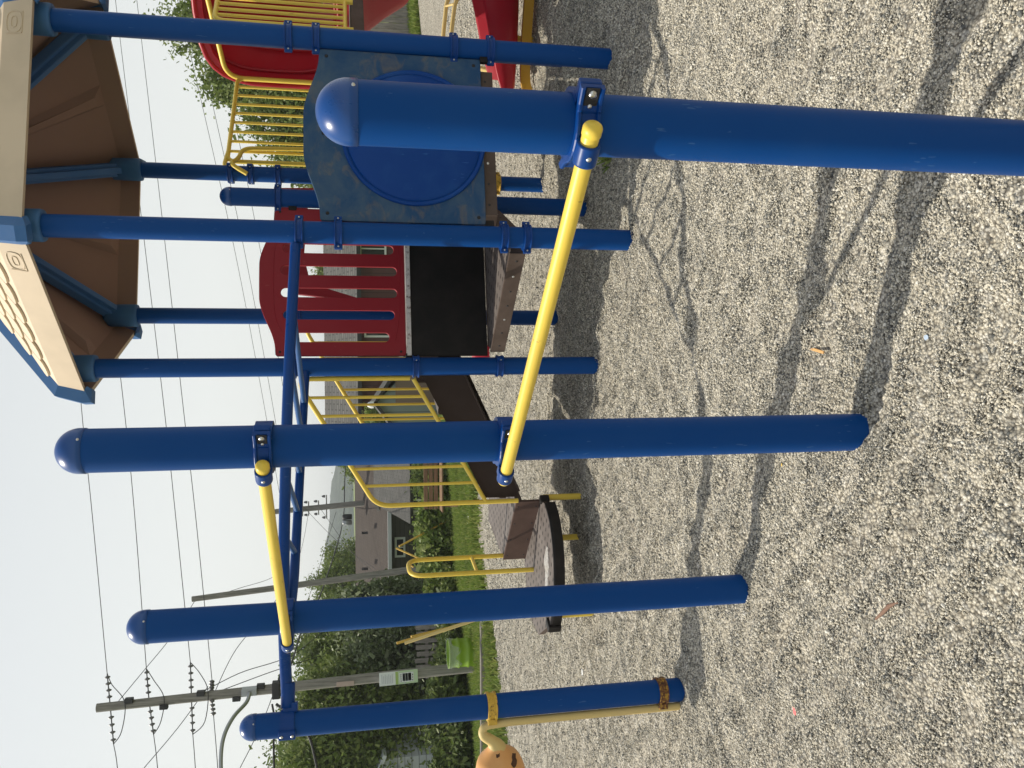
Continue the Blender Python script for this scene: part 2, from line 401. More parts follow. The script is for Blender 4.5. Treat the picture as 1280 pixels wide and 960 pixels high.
k.color(k.ramp(k.math('ADD', k.math('MULTIPLY', n1, .6), k.math('MULTIPLY', n2, .4)), [(.38, (.010, .024, .018)), (.5, (.026, .05, .032)), (.58, (.065, .095, .06)), (.66, (.16, .18, .14))]))
k.bump(n2, 1, 6); M['hill'] = k.m

# ================================================================== SETTING
EDGE = [(-40, 4), (-14, 9.5), (-9, 11.2), (-5.60, 12.65), (-5.09, 12.93), (-4.47, 13.40), (-3.90, 13.72), (-3.41, 14.5), (-2.51, 14.7), (-1.68, 14.37), (-1.17, 15.0), (.70, 17.65), (4.2, 18.1), (8.1, 18.7), (14, 20), (40, 21)]
ex, ey = np.array(EDGE).T
def edge_y(x): return np.interp(x, ex, ey)

def grid_obj(name, xs, ys, zf, mat, keep=None, kind='structure'):
    X, Y = np.meshgrid(xs, ys); Z = zf(X, Y); nx, ny = len(xs), len(ys)
    V = np.stack([X, Y, Z], -1).reshape(-1, 3)
    idx = np.arange(nx * ny).reshape(ny, nx)
    F = np.stack([idx[:-1, :-1], idx[:-1, 1:], idx[1:, 1:], idx[1:, :-1]], -1).reshape(-1, 4)
    if keep is not None:
        cen = V[F].mean(1); F = F[keep(cen[:, 0], cen[:, 1])]
    me = bpy.data.meshes.new(name); me.from_pydata(V.tolist(), [], F.tolist()); me.materials.append(mat)
    me.polygons.foreach_set('use_smooth', [True] * len(me.polygons)); me.update()
    o = bpy.data.objects.new(name, me); COL.objects.link(o); o['kind'] = kind; return o

def lawn_z(x, y):
    d = y - edge_y(x)
    return gheight(x, y) + np.where(d < 0, np.maximum(-.12, d * .35), np.minimum(.05, d * .12)) + .02 * np.sin(1.3 * x + .7 * y) * (d > 1)
lx = np.concatenate([[-1500, -600, -250, -120, -70, -45], np.arange(-30, 25.1, .5), [35, 60, 120, 300, 700, 1500]])
ly = np.concatenate([[-300, -100, -40, -20, -8, 0], np.arange(4, 40, .4), [44, 50, 60, 80, 120, 200, 400, 800, 1600, 3000]])
grid_obj('lawn_ground', lx, ly, lawn_z, M['lawn'])

# gravel sheet: columns follow the curved edge
gx = np.concatenate([np.arange(-30, -4, .5), np.arange(-4, 5, .045), np.arange(5, 30.1, .5)])
gt = np.concatenate([np.linspace(0, .5, 190), np.linspace(.505, 1, 80)])
X = np.repeat(gx[None, :], len(gt), 0)
wob = .10 * np.sin(gx * 5.1) + .07 * np.sin(gx * 11.7 + 1) + .04 * np.sin(gx * 27)
Yg = -6 + (edge_y(gx) + wob + 6)[None, :] * gt[:, None]
Zg = gheight(X, Yg) + und(X, Yg)
V = np.stack([X, Yg, Zg], -1).reshape(-1, 3); idx = np.arange(X.size).reshape(X.shape)
F = np.stack([idx[:-1, :-1], idx[:-1, 1:], idx[1:, 1:], idx[1:, :-1]], -1).reshape(-1, 4)
me = bpy.data.meshes.new('gravel_ground'); me.from_pydata(V.tolist(), [], F.tolist()); me.materials.append(M['gravel'])
me.polygons.foreach_set('use_smooth', [True] * len(me.polygons)); me.update()
go = bpy.data.objects.new('gravel_ground', me); COL.objects.link(go); go['kind'] = 'structure'

# loose stones over the near gravel (one uncountable mass)
def stone_mesh(i):
    bm = bmesh.new(); bmesh.ops.create_icosphere(bm, subdivisions=2, radius=1); r = random.Random(i)
    ax = [Vector((r.gauss(0, 1), r.gauss(0, 1), r.gauss(0, 1))).normalized() for _ in range(6)]
    for v in bm.verts:
        f = 1.0
        for a in ax:
            d = v.co.normalized().dot(a)
            if d > .55: f -= (d - .55) * .55
        v.co *= f
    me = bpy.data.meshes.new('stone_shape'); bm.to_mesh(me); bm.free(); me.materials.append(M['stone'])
    me.polygons.foreach_set('use_smooth', [True] * len(me.polygons))
    return bpy.data.objects.new('stone_shape', me)
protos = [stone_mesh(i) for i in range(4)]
P = []
for y0, y1, dens in ((.9, 4.2, 22000), (4.2, 6.2, 10500), (6.2, 9.0, 4200), (9.0, 13.5, 1900)):
    xa, xb = -.62 * y1 - .5, .62 * y1 + .5
    n = int((xb - xa) * (y1 - y0) * dens); px = rng.uniform(xa, xb, n); py = rng.uniform(y0, y1, n)
    kp = (px > -.60 * py - .45) & (px < .60 * py + .45); P.append(np.stack([px[kp], py[kp]], 1))
P = np.concatenate(P); P = P[P[:, 1] < edge_y(P[:, 0]) - .05]; n = len(P)
size = .0031 * np.exp(rng.normal(0, .30, n)) * np.interp(P[:, 1], [2, 9, 13], [.92, 1.45, 2.2]); size = np.clip(size, .0018, .014)
pz = gheight(P[:, 0], P[:, 1]) + und(P[:, 0], P[:, 1]) + size * rng.uniform(-.1, .75, n)
me = bpy.data.meshes.new('gravel_stones'); me.vertices.add(n); me.vertices.foreach_set('co', np.stack([P[:, 0], P[:, 1], pz], 1).ravel())
sc = size[:, None] * rng.uniform(.7, 1.35, (n, 3))
at1 = me.attributes.new('scl', 'FLOAT_VECTOR', 'POINT'); at1.data.foreach_set('vector', sc.ravel())
at2 = me.attributes.new('rot', 'FLOAT_VECTOR', 'POINT'); at2.data.foreach_set('vector', rng.uniform(0, 6.28, (n, 3)).ravel())
at3 = me.attributes.new('pick', 'INT', 'POINT'); at3.data.foreach_set('value', rng.integers(0, 4, n).astype(np.int32))
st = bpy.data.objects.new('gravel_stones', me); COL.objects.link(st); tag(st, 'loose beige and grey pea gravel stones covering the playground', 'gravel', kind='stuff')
ng = bpy.data.node_groups.new('scatter_stones', 'GeometryNodeTree')
ng.interface.new_socket('Geometry', in_out='INPUT', socket_type='NodeSocketGeometry'); ng.interface.new_socket('Geometry', in_out='OUTPUT', socket_type='NodeSocketGeometry')
gi = ng.nodes.new('NodeGroupInput'); gout = ng.nodes.new('NodeGroupOutput'); iop = ng.nodes.new('GeometryNodeInstanceOnPoints')
jn = ng.nodes.new('GeometryNodeGeometryToInstance')
for p in protos:
    oi = ng.nodes.new('GeometryNodeObjectInfo'); oi.inputs[0].default_value = p; ng.links.new(oi.outputs['Geometry'], jn.inputs[0])
ng.links.new(gi.outputs[0], iop.inputs['Points']); ng.links.new(jn.outputs[0], iop.inputs['Instance']); iop.inputs['Pick Instance'].default_value = True
for nm, typ, sock in (('scl', 'FLOAT_VECTOR', 'Scale'), ('rot', 'FLOAT_VECTOR', 'Rotation'), ('pick', 'INT', 'Instance Index')):
    na = ng.nodes.new('GeometryNodeInputNamedAttribute'); na.data_type = typ; na.inputs[0].default_value = nm
    src = [s for s in na.outputs if s.enabled and s.name == 'Attribute'][0]
    ng.links.new(src, iop.inputs[sock])
ng.links.new(iop.outputs[0], gout.inputs[0])
md = st.modifiers.new('scatter', 'NODES'); md.node_group = ng

# grass blades on the visible lawn
def quads_obj(name, C, U, Vv, mat, parent=None):
    n = len(C); V = np.empty((n, 4, 3)); V[:, 0] = C - U - Vv; V[:, 1] = C + U - Vv; V[:, 2] = C + U * .6 + Vv; V[:, 3] = C - U * .6 + Vv
    me = bpy.data.meshes.new(name); me.vertices.add(4 * n); me.vertices.foreach_set('co', V.ravel())
    me.loops.add(4 * n); me.loops.foreach_set('vertex_index', np.arange(4 * n, dtype=np.int32)); me.polygons.add(n)
    me.polygons.foreach_set('loop_start', np.arange(0, 4 * n, 4, dtype=np.int32)); me.polygons.foreach_set('loop_total', np.full(n, 4, dtype=np.int32))
    me.update(); me.validate(); me.materials.append(mat)
    o = bpy.data.objects.new(name, me); COL.objects.link(o)
    if parent: o.parent = parent; o.matrix_parent_inverse = world_of(parent).inverted()
    return o
n = 90000; px = rng.uniform(-13, 9.5, n); dd = rng.uniform(0, 1, n) ** 1.6 * 9; py = edge_y(px) + dd - .03
h = rng.uniform(.025, .07, n) * np.where(dd < .25, 1.5, 1); a = rng.uniform(0, 6.28, n)
C = np.stack([px, py, lawn_z(px, py) + h * .9], 1); U = np.stack([np.cos(a), np.sin(a), 0 * a], 1) * .012
Vv = np.stack([rng.normal(0, .3, n) * h, rng.normal(0, .3, n) * h, h], 1)
g = quads_obj('grass', C, U, Vv, M['grass']); tag(g, 'mown green grass strip beyond the gravel', 'grass', kind='stuff')
n = 2600; px = rng.uniform(-9, 6, n); py = edge_y(px) - np.abs(rng.normal(0, .25, n)) * (px < -2) - np.abs(rng.normal(0, .06, n)); h = rng.uniform(.02, .08, n); a = rng.uniform(0, 6.28, n)
C = np.stack([px, py, gheight(px, py) + h], 1); U = np.stack([np.cos(a), np.sin(a), 0 * a], 1) * .014; Vv = np.stack([rng.normal(0, .4, n) * h, rng.normal(0, .4, n) * h, h], 1)
g = quads_obj('edge_weeds', C, U, Vv, M['grass']); tag(g, 'straggling weeds along the gravel edge', 'weeds', kind='stuff')

# hill
hx = np.linspace(-650, 120, 150); hy = np.linspace(420, 900, 60)
def hill_z(x, y):
    prof = np.interp(x, [-650, -330, -200, -165, -130, -95, -60, 0, 120], [20, 21, 19.5, 18.5, 17, 13.5, 8, 1, -4])
    t = np.clip((y - 430) / 290, 0, 1); t2 = np.clip((900 - y) / 160, 0, 1)
    return -5 + (prof + 6) * t ** .8 * np.sqrt(t2) + .8 * np.sin(x * .11 + y * .05) * t + .5 * np.sin(x * .37 + y * .21) + .35 * np.sin(x * 1.1 - y * .3)
grid_obj('hill', hx, hy, hill_z, M['hill'])

# timber edging beyond the gravel
mb = MB(); pts = [(-3.6, 13.55), (-4.11, 13.98), (-5.77, 15.1), (-7.6, 16.33), (-12, 19)]
for (x0, y0), (x1, y1) in zip(pts[:-1], pts[1:]):
    a = Vector((x0, y0, float(lawn_z(x0, y0)) + .03)); b = Vector((x1, y1, float(lawn_z(x1, y1)) + .03)); d = b - a
    mb.box((a + b) / 2, (d.length - .01, .17, .2), d.to_track_quat('X', 'Z').to_matrix())
k = NT('aged_timber', .9); k.color(k.mix(k.noise(k.coord('World'), 8, 5, .7), (.09, .08, .065), (.20, .185, .16))); M['timber'] = k.m
tag(mb.build('timber_edging', M['timber']), 'low grey timber edging between the gravel and the grass on the left', 'edging')

# ================================================================== PLAY STRUCTURE
HC = Vector((1.329, 6.042, 0)); HR = 1.212; HA = 248.7
def corner(off, r=HR, z=0.0): return Vector((HC.x + r * math.cos(R(HA + off)), HC.y + r * math.sin(R(HA + off)), z))
RP = {1: corner(60), 2: corner(0), 3: corner(-60), 4: corner(-120), 5: corner(180), 6: corner(120)}
PP = {1: Vector((.545, 1.68, 0)), 2: Vector((-.178, 2.556, 0)), 3: Vector((-.928, 3.431, 0)), 4: Vector((-1.729, 4.381, 0))}
play = empty('play_structure', (HC.x, HC.y, gz(HC.x, HC.y)), 'blue, red and yellow playground climbing structure with a tan hexagonal roof, standing in gravel', 'play structure')
PR = .0635

def post(base, top, dome, label=None):
    z0 = gz(base.x, base.y) - .12; mb = MB(); zt = top - PR if dome else top
    mb.lathe([(PR, z0), (PR, (z0 + zt) / 2), (PR, zt)], (base.x, base.y, 0), seg=48)
    o = mb.build('post', M['blue'], play)
    if label: o['label'] = label
    if dome:
        c = MB(); r = PR + .0022; pr = [(PR + .0004, zt - .017), (r, zt - .016), (r, zt)]
        pr += [(r * math.cos(a), zt + r * math.sin(a)) for a in [R(x) for x in range(8, 89, 8)]] + [(.0005, zt + r)]
        c.lathe(pr, (base.x, base.y, 0), seg=48)
        # rivet in the skirt of the cap
        c.lathe([(.0045, 0), (.003, .003), (.0001, .004)], (base.x + (PR + .0022) * .55, base.y - (PR + .0022) * .83, zt - .008), (.55, -.83, 0), seg=8, mi=1)
        c.build('cap', [M['blue_cap'], M['steel']], o)
    return o

def clamp(o, base, z, ang, mats, hgt=.046, ear=True, ears=2):
    "two-part ring with raised lips and bolted ears; ang = direction of the first ear"
    mb = MB(); r = PR; h = hgt / 2
    mb.lathe([(r + .001, -h), (r + .015, -h), (r + .0165, -h * .85), (r + .015, -h * .6), (r + .007, -h * .52), (r + .007, h * .52), (r + .015, h * .6), (r + .0165, h * .85), (r + .015, h), (r + .001, h)], (base.x, base.y, z), seg=40, smooth=False)
    for e in range(ears if ear else 0):
        a = ang + math.pi * e; d = Vector((math.cos(a), math.sin(a), 0)); t = Vector((-d.y, d.x, 0))
        rot = Matrix((d, t, Vector((0, 0, 1)))).transposed()
        c = Vector((base.x, base.y, z)) + d * (r + .017)
        mb.bbox(c, (.036, .026, hgt * 1.02), rot, 0, .005)
        for sgn in (-1, 1):
            mb.lathe([(.0055, 0), (.0055, .003), (.003, .0045), (.0001, .0045)], c + d * .004 + t * sgn * .0125, t * sgn, seg=8, mi=1)
    return mb.build('clamp', mats, o)

BC = [M['blue_clamp'], M['steel']]
posts = {}
posts['P1'] = post(PP[1], 1.80, True, 'nearest thick blue post with a domed cap')
posts['P2'] = post(PP[2], 2.555, True); posts['P3'] = post(PP[3], 2.585, True); posts['P4'] = post(PP[4], 2.29, True)
for i in range(1, 7): posts['R%d' % i] = post(RP[i], 3.44, False)
posts['D'] = post(HC, 2.59, True)

# ---- chin-up bars: an ear plate wraps the post and ends in a sleeve that holds the bar
CD = (PP[2] - PP[1]).normalized(); CN = Vector((CD.y, -CD.x, 0))
if CN.dot(Vector((0, -1, 0))) < 0: CN = -CN
BR = .0185; BO = PR + .030
def chin_bar(a, b, z, ea, eb):
    A = a + CN * BO; B = b + CN * BO; d = (B - A).normalized(); A2 = A - d * ea; B2 = B + d * eb
    A2.z = B2.z = z; mb = MB()
    mb.tube([A2, B2], BR, 20)
    for p, s in ((A2, -1), (B2, 1)):
        mb.lathe([(BR + .0002, -.017), (BR + .0018, -.0165), (BR + .002, .0), (BR * .98, .005), (BR * .7, .009), (.0005, .0105)], p, d * s, seg=20)
    return mb.build('chin_up_bar', M['yellow'], play), d
def bar_clamp(o, base, z, d, side, recess_side):
    "bracket round the post: saddle of raised lips with a bolt recess, and the sleeve"
    mb = MB(); r = PR; h = .025; B0 = Vector((base.x, base.y, z)); rs = recess_side
    e_ = d * rs                                                             # the ear with the bolt recess lies this way
    path = [(B0 + e_ * (r + .046) + CN * .030, CN), (B0 + e_ * (r + .012) + CN * .034, CN), (B0 + e_ * (r - .004) + CN * .040, (CN * .9 + e_ * .4).normalized())]
    for a in range(50, -61, -10):
        n_ = (CN * math.cos(R(a)) + e_ * math.sin(R(a))); path.append((B0 + n_ * (r + .0015), n_))
    path += [(B0 - e_ * (r + .004) + CN * .022, (CN * .8 - e_ * .6).normalized()), (B0 - e_ * (r + .034) + CN * .006, CN)]
    sec = [(-h, -.004), (-h, .012), (-h + .0025, .0145), (-h + .0075, .0145), (-h + .010, .0075), (h - .010, .0075), (h - .0075, .0145), (h - .0025, .0145), (h, .012), (h, -.004)]
    ns = len(sec); vs = [p + n_ * o_ + Vector((0, 0, zz)) for p, n_ in path for zz, o_ in sec]
    fs = [(i * ns + k_, i * ns + (k_ + 1) % ns, (i + 1) * ns + (k_ + 1) % ns, (i + 1) * ns + k_) for i in range(len(path) - 1) for k_ in range(ns)]
    mb.add(vs, fs + [tuple(range(ns))[::-1], tuple(range(len(vs) - ns, len(vs)))], 0, False)
    # plain back half of the clamp
    back = []
    for a in range(70, 291, 12):
        n_ = (CN * math.cos(R(a)) + e_ * math.sin(R(a))); back += [B0 + n_ * (r + .001) + Vector((0, 0, -h)), B0 + n_ * (r + .012) + Vector((0, 0, -h)), B0 + n_ * (r + .012) + Vector((0, 0, h)), B0 + n_ * (r + .001) + Vector((0, 0, h))]
    nb_ = len(back) // 4; mb.add(back, [(i * 4 + k_, i * 4 + (k_ + 1) % 4, i * 4 + 4 + (k_ + 1) % 4, i * 4 + 4 + k_) for i in range(nb_ - 1) for k_ in range(4)])
    rot = Matrix((d, CN, Vector((0, 0, 1)))).transposed()
    mb.bbox(B0 + e_ * (r + .026) + CN * .012, (.040, .022, h * 2 * .96), rot, 0, .005)
    c = B0 + CN * BO; sl = c + d * side
    mb.lathe([(BR + .001, -.024), (BR + .006, -.024), (BR + .0065, -.02), (BR + .0065, .02), (BR + .006, .024), (BR + .001, .024)], sl, d, seg=24)
    mb.bbox(sl - CN * .018, (.046, .026, h * 1.8), rot, 0, .006)
    rc = B0 + e_ * (r + .020) + CN * (.034 + .0077)
    mb.bbox(rc, (.052, .003, .028), rot, 2, .001)
    mb.lathe([(.0085, 0), (.008, .004), (.003, .0055), (.0001, .0055)], rc + e_ * .014 + CN * .0015, CN, seg=10, mi=1)
    mb.lathe([(.0055, 0), (.004, .0025), (.0001, .003)], rc - e_ * .014 + CN * .0015, CN, seg=8, mi=1)
    # set screw
    mb.lathe([(.006, 0), (.005, .003), (.0001, .004)], sl + CN * (BR + .005), CN, seg=8, mi=1)
    return mb.build('clamp', [M['blue_clamp'], M['steel'], M['dark']], o)
_, d1 = chin_bar(PP[1], PP[2], 1.262, .055, .085)
_, d2 = chin_bar(PP[2], PP[3], 1.985, .035, .075)
bar_clamp(posts['P1'], PP[1], 1.262, d1, .004, -1); bar_clamp(posts['P2'], PP[2], 1.262, d1, .052, -1)
bar_clamp(posts['P2'], PP[2], 1.985, d2, .012, -1); bar_clamp(posts['P3'], PP[3], 1.985, d2, .04, -1)

# ---- other clamps on posts
inward = lambda p: math.atan2(HC.y - p.y, HC.x - p.x)
e12 = math.atan2(RP[1].y - RP[2].y, RP[1].x - RP[2].x); e23 = math.atan2(RP[3].y - RP[2].y, RP[3].x - RP[2].x)
eD3 = math.atan2(RP[3].y - HC.y, RP[3].x - HC.x)
for z in (2.0, 1.78, .80, .66): clamp(posts['R2'], RP[2], z, e12, BC)
for z in (2.06, 1.90, 1.07, .84): clamp(posts['R1'], RP[1], z, e12 + math.pi, BC)
for z in (2.10, 1.26, .66): clamp(posts['R3'], RP[3], z, e23, BC)
for z in (2.12, 1.3): clamp(posts['R4'], RP[4], z, eD3, BC)
for z in (2.66, 2.5, 2.28, 1.28): clamp(posts['R5'], RP[5], z, e23, BC)
for z in (2.2, 1.30): clamp(posts['D'], HC, z, eD3, BC)
o = clamp(posts['R5'], RP[5], .42, 0, [M['chipped'], M['dark']], .05)

# ---- overhead ladder: two blue rails closing to a single tube at the far left post
Zl = 2.02
A = RP[2] + (PP[4] - RP[2]).normalized() * (PR + .012); A.z = Zl
B = PP[4] + (RP[2] - PP[4]).normalized() * (PR + .02); B.z = Zl + .035
J = A.lerp(B, .80) + Vector((0, 0, .03)); JL = J - Vector((0, 0, .045))
mb = MB(); mb.tube(smooth_poly([tuple(A), tuple(A.lerp(B, .4) + Vector((0, 0, .030))), tuple(J), tuple(B)], 8, False), .030, 20)
mb.lathe([(.031, -.12), (.036, -.118), (.036, .0), (.031, .002)], B, B - A, seg=20)
C3 = RP[3] + (J - RP[3]).normalized() * (PR + .012); C3.z = Zl - .008
mb.tube(fillet([C3, C3.lerp(JL, .93), JL + (B - A).normalized() * .1 + Vector((0, 0, .02))], .12), .0265, 18)
lad = mb.build('overhead_ladder', M['blue_ladder'], play)
for t in (.17, .34, .50, .66, .82):
    p = A.lerp(J, t) + Vector((0, 0, .05 * t * (1 - t))); q = C3.lerp(JL, t); d = (q - p).normalized()
    MB().tube([p + d * .02, q - d * .02], .0165, 14).build('rung', M['blue_rung'], lad)
mb = MB()
mb.bbox(B + (PP[4] - B).normalized() * .012 + Vector((0, 0, -.001)), (.05, .06, .075), Matrix.Rotation(math.atan2((B - A).y, (B - A).x), 3, 'Z'), 0, .008)
mb.lathe([(PR + .001, -.035), (PR + .010, -.035), (PR + .010, .035), (PR + .001, .035)], (PP[4].x, PP[4].y, B.z), seg=36, smooth=False)
tn = Vector((-.35, -.94, 0)).normalized()
mb.bbox(Vector((PP[4].x, PP[4].y, B.z)) + tn * (PR + .012), (.05, .024, .085), Matrix.Rotation(math.atan2(tn.y, tn.x) + math.pi / 2, 3, 'Z'), 0, .006)
for s in (-.026, .026): mb.lathe([(.008, 0), (.0075, .005), (.0001, .006)], Vector((PP[4].x, PP[4].y, B.z + s)) + tn * (PR + .024), tn, seg=8, mi=1)
mb.build('clamp', BC, posts['P4'])

# ---- decks
def tri_deck(a, b, c, z, th, inset=0.05):
    cen = (a + b + c) / 3; pts = []
    for p in (a, b, c):
        d = (cen - p).normalized(); pts.append(p + d * inset)
    # cut the corners round the posts
    poly = []
    for i in range(3):
        p, q, s = pts[i], pts[(i + 1) % 3], pts[i - 1]
        poly += [p.lerp(s, .085), p.lerp(q, .085)]
    mb = MB(); n = 6
    top = [Vector((p.x, p.y, z)) for p in poly]; lo = [Vector((p.x, p.y, z - th)) for p in poly]
    mb.add(top, [tuple(range(n))], 0); mb.add(lo, [tuple(range(n))[::-1]], 1)
    o = mb.build('deck', [M['deck_top'], M['deck_edge']], play)
    for i in range(n):
        j = (i + 1) % n
        if (poly[j] - poly[i]).length < .3: 
            MB().add([lo[i], lo[j], top[j], top[i]], [(0, 1, 2, 3)]).build('edge_channel', M['deck_edge'], o); continue
        d = (poly[j] - poly[i]).normalized(); nrm = Vector((d.y, -d.x, 0)); mid = (poly[i] + poly[j]) / 2
        if (mid - cen).dot(nrm) < 0: nrm = -nrm
        ch = MB(); rot = Matrix((d, nrm, Vector((0, 0, 1)))).transposed(); L = (poly[j] - poly[i]).length
        ch.bbox(Vector((mid.x, mid.y, z - th / 2 + .003)) + nrm * .006, (L, .016, th + .008), rot, 0, .004)
        for k in range(7):
            s = -L / 2 + L * (k + .5) / 7
            ch.lathe([(.009, 0), (.006, .0025), (.0001, .003)], Vector((mid.x, mid.y, z - th * .5)) + nrm * .0135 + d * s, nrm, seg=8, mi=1 if k in (2, 5) else 2)
        ch.build('edge_channel', [M['deck_edge'], M['steel'], M['dark']], o)
    return o
def flip(t): return [t[0], t[2], t[1]]
dk = {}
for nm, (a, b, z) in {'23': (2, 3, .735), '12': (1, 2, .925), '61': (6, 1, 1.115), '34': (3, 4, 1.30), '45': (4, 5, 1.30), '56': (5, 6, 1.68)}.items():
    dk[nm] = tri_deck(RP[a], HC, RP[b], z, .095)

def riser(a, b, z0, z1, name, mat, th=.018, inset=.075, off=0):
    d = (b - a); L = d.length; d.normalize(); nrm = Vector((d.y, -d.x, 0)); mid = (a + b) / 2 + nrm * off
    rot = Matrix((d, nrm, Vector((0, 0, 1)))).transposed(); mb = MB()
    mb.bbox(Vector((mid.x, mid.y, (z0 + z1) / 2)), (L - 2 * inset, th, z1 - z0), rot, 0, .003)
    return mb.build(name, mat, play)
riser(RP[3], HC, .742, 1.285, 'riser_panel', M['black_coat'])['label'] = 'black riser panel under the red barrier'
riser(RP[3], HC, 1.287, 1.318, 'deck_lip', M['lit_edge'], .05)['label'] = 'scuffed deck lip painted whitish as if lit, under the red barrier'
riser(HC, RP[2], .742, .84, 'riser_panel', M['black_coat'])
riser(HC, RP[1], .93, 1.03, 'riser_panel', M['black_coat'])
riser(HC, RP[6], 1.12, 1.6, 'riser_panel', M['black_coat'])
riser(HC, RP[5], 1.32, 1.6, 'riser_panel', M['black_coat'])

# ---- red slotted barrier between the left post and the centre post
def arc_slot(s, t0, t1, w):
    pts = []
    for k in range(9): a = math.pi * k / 8; pts.append((s + w / 2 * math.cos(a), t1 - w / 2 + w / 2 * math.sin(a)))
    for k in range(9): a = math.pi + math.pi * k / 8; pts.append((s + w / 2 * math.cos(a), t0 + w / 2 + w / 2 * math.sin(a)))
    return pts
def barrier(a, b, zb, sh, bulge, slots, name, mats, s0=.075, label=None):
    d = (b - a); L = d.length; d.normalize(); s1 = L - s0; c = (s0 + s1) / 2; hw = (s1 - s0) / 2
    top = []
    for k in range(41):
        t = 1 - 2 * k / 40; s = c + hw * t; u = abs(t)
        w_ = min(1, max(0, (u - .22) / .68)); z = sh + (bulge - sh) * ((1 - w_ * w_ * (3 - 2 * w_)) * .88 + .12 * (1 - u * u))
        top.append((s, z))
    top[0] = (s1 - .012, sh); top[-1] = (s0 + .012, sh)
    out = [(s0 + .01, zb), (s1 - .01, zb), (s1, zb + .01), (s1, sh - .012)] + top + [(s0, sh - .012), (s0, zb + .01)]
    holes = [arc_slot(s0 + f * (s1 - s0), t0, t1, .066) for f, t0, t1 in slots]
    o = panel_mesh(name, out, holes, .022, .005, Vector((a.x, a.y, 0)), d, Vector((0, 0, 1)), mats, play)
    if label: o['label'] = label
    return o, d, s0, s1
SL = [(.125, 1.44, 2.13), (.275, 1.40, 2.165), (.425, 1.38, 2.18), (.575, 1.38, 2.18), (.725, 1.40, 2.165), (.875, 1.44, 2.13)]
bp, d, s0, s1 = barrier(RP[3], HC, 1.325, 2.215, 2.325, SL, 'barrier_panel', [M['red_panel']], label='red slotted barrier panel with a bulging top edge')
# engraved-look border bead and bolts
mb = MB(); n_ = Vector((d.y, -d.x, 0))
if n_.y > 0: n_ = -n_
for sgn in (1, -1):
    q = []
    for k in range(25):
        t = -1 + 2 * k / 24; s = s0 + (s1 - s0) * (.5 + .40 * t); zz = (2.20 + .03 * (1 - t * t)) if sgn > 0 else (1.40 - .045 * (1 - t * t))
        if sgn > 0: zz -= .10 * t ** 6
        q.append(RP[3] + d * s + Vector((0, 0, zz)) + n_ * .0105)
    MB().tube(q, .0028, 6).build('border_bead', M['red_panel'], bp)
for s, z in ((s0 + .03, 1.36), (s1 - .03, 1.36), (s0 + .03, 2.185), (s1 - .03, 2.185)):
    MB().lathe([(.009, 0), (.007, .003), (.0001, .004)], RP[3] + d * s + Vector((0, 0, z)) + n_ * .011, n_, seg=10).build('bolt', M['dark'], bp)
ea = (RP[5] - RP[4]).normalized(); en = Vector((ea.y, -ea.x, 0))
def on45(px, py):      # point of the rear deck edge
    o_ = Vector((0, 0, CAM_H)); d_ = at(px, py, 1) - o_; t_ = (RP[4] - o_).dot(en) / d_.dot(en); p_ = o_ + d_ * t_; return ((p_ - RP[4]).dot(ea), p_.z)
pts_ = [on45(*p_) for p_ in ((345, 236), (341, 300), (345, 350), (372, 368), (405, 372), (450, 388), (450, 374), (404, 360), (386, 346), (380, 320), (384, 262), (392, 236))]
mb = MB(); mb.prism(pts_, -.02, .02, 0, lambda v_: RP[4] + ea * v_.x + en * v_.z + Vector((0, 0, v_.y))); mb.build('entry_arch', M['red_panel'], play)['label'] = 'red arched panel at the rear deck edge'

# ---- weathered blue bubble panel at the front right
bl, d, s0, s1 = barrier(RP[2], RP[1], .905, 1.882, 1.975, [], 'bubble_panel', [M['worn_blue']], .07, 'weathered blue panel with a large round bubble')
n_ = Vector((d.y, -d.x, 0)); cc = RP[2] + d * (HR * .5) + Vector((0, 0, 1.325))
if n_.y > 0: n_ = -n_
mb = MB(); pr = [(.432, .008), (.432, .018), (.424, .026), (.410, .020), (.402, .012)]
mb.lathe(pr, cc, n_, seg=64)
pr = [(.404, .013)] + [(.404 * math.cos(R(x)), .013 + .035 * math.sin(R(x))) for x in range(6, 89, 6)] + [(.001, .048)]
mb.lathe(pr, cc, n_, seg=64)
bub = mb.build('bubble', paint('bubble_blue_plastic', (.001, .043, .225), (.04, .14, .36), .32, .46, .8, spec=.15), bl)
for s, z in ((s0 + .045, .95), (s1 - .045, .95), (s0 + .045, 1.84), (s1 - .045, 1.84), (HR * .5, 1.86)):
    MB().lathe([(.011, 0), (.009, .004), (.0001, .005)], RP[2] + d * s + Vector((0, 0, z)) + n_ * .011, n_, seg=10).build('bolt', M['dark'], bl)
# bent bracket fixings at panel edge
mb = MB(); rot = Matrix((d, n_, Vector((0, 0, 1)))).transposed()
for s in (s0 - .01, s1 + .01): MB().bbox(RP[2] + d * s + Vector((0, 0, .885)) + n_ * .01, (.07, .03, .05), rot, 0, .004).build('bracket', M['black_coat'], bl)
# red barrier fixings
mb = MB(); d3 = (HC - RP[3]).normalized(); r3 = Matrix((d3, Vector((d3.y, -d3.x, 0)), Vector((0, 0, 1)))).transposed()
for s in (.062, HR - .062):
    for z in (1.30, 2.10): MB().bbox(RP[3] + d3 * s + Vector((0, 0, z)), (.06, .034, .055), r3, 0, .004).build('bracket', M['black_coat'], bp)

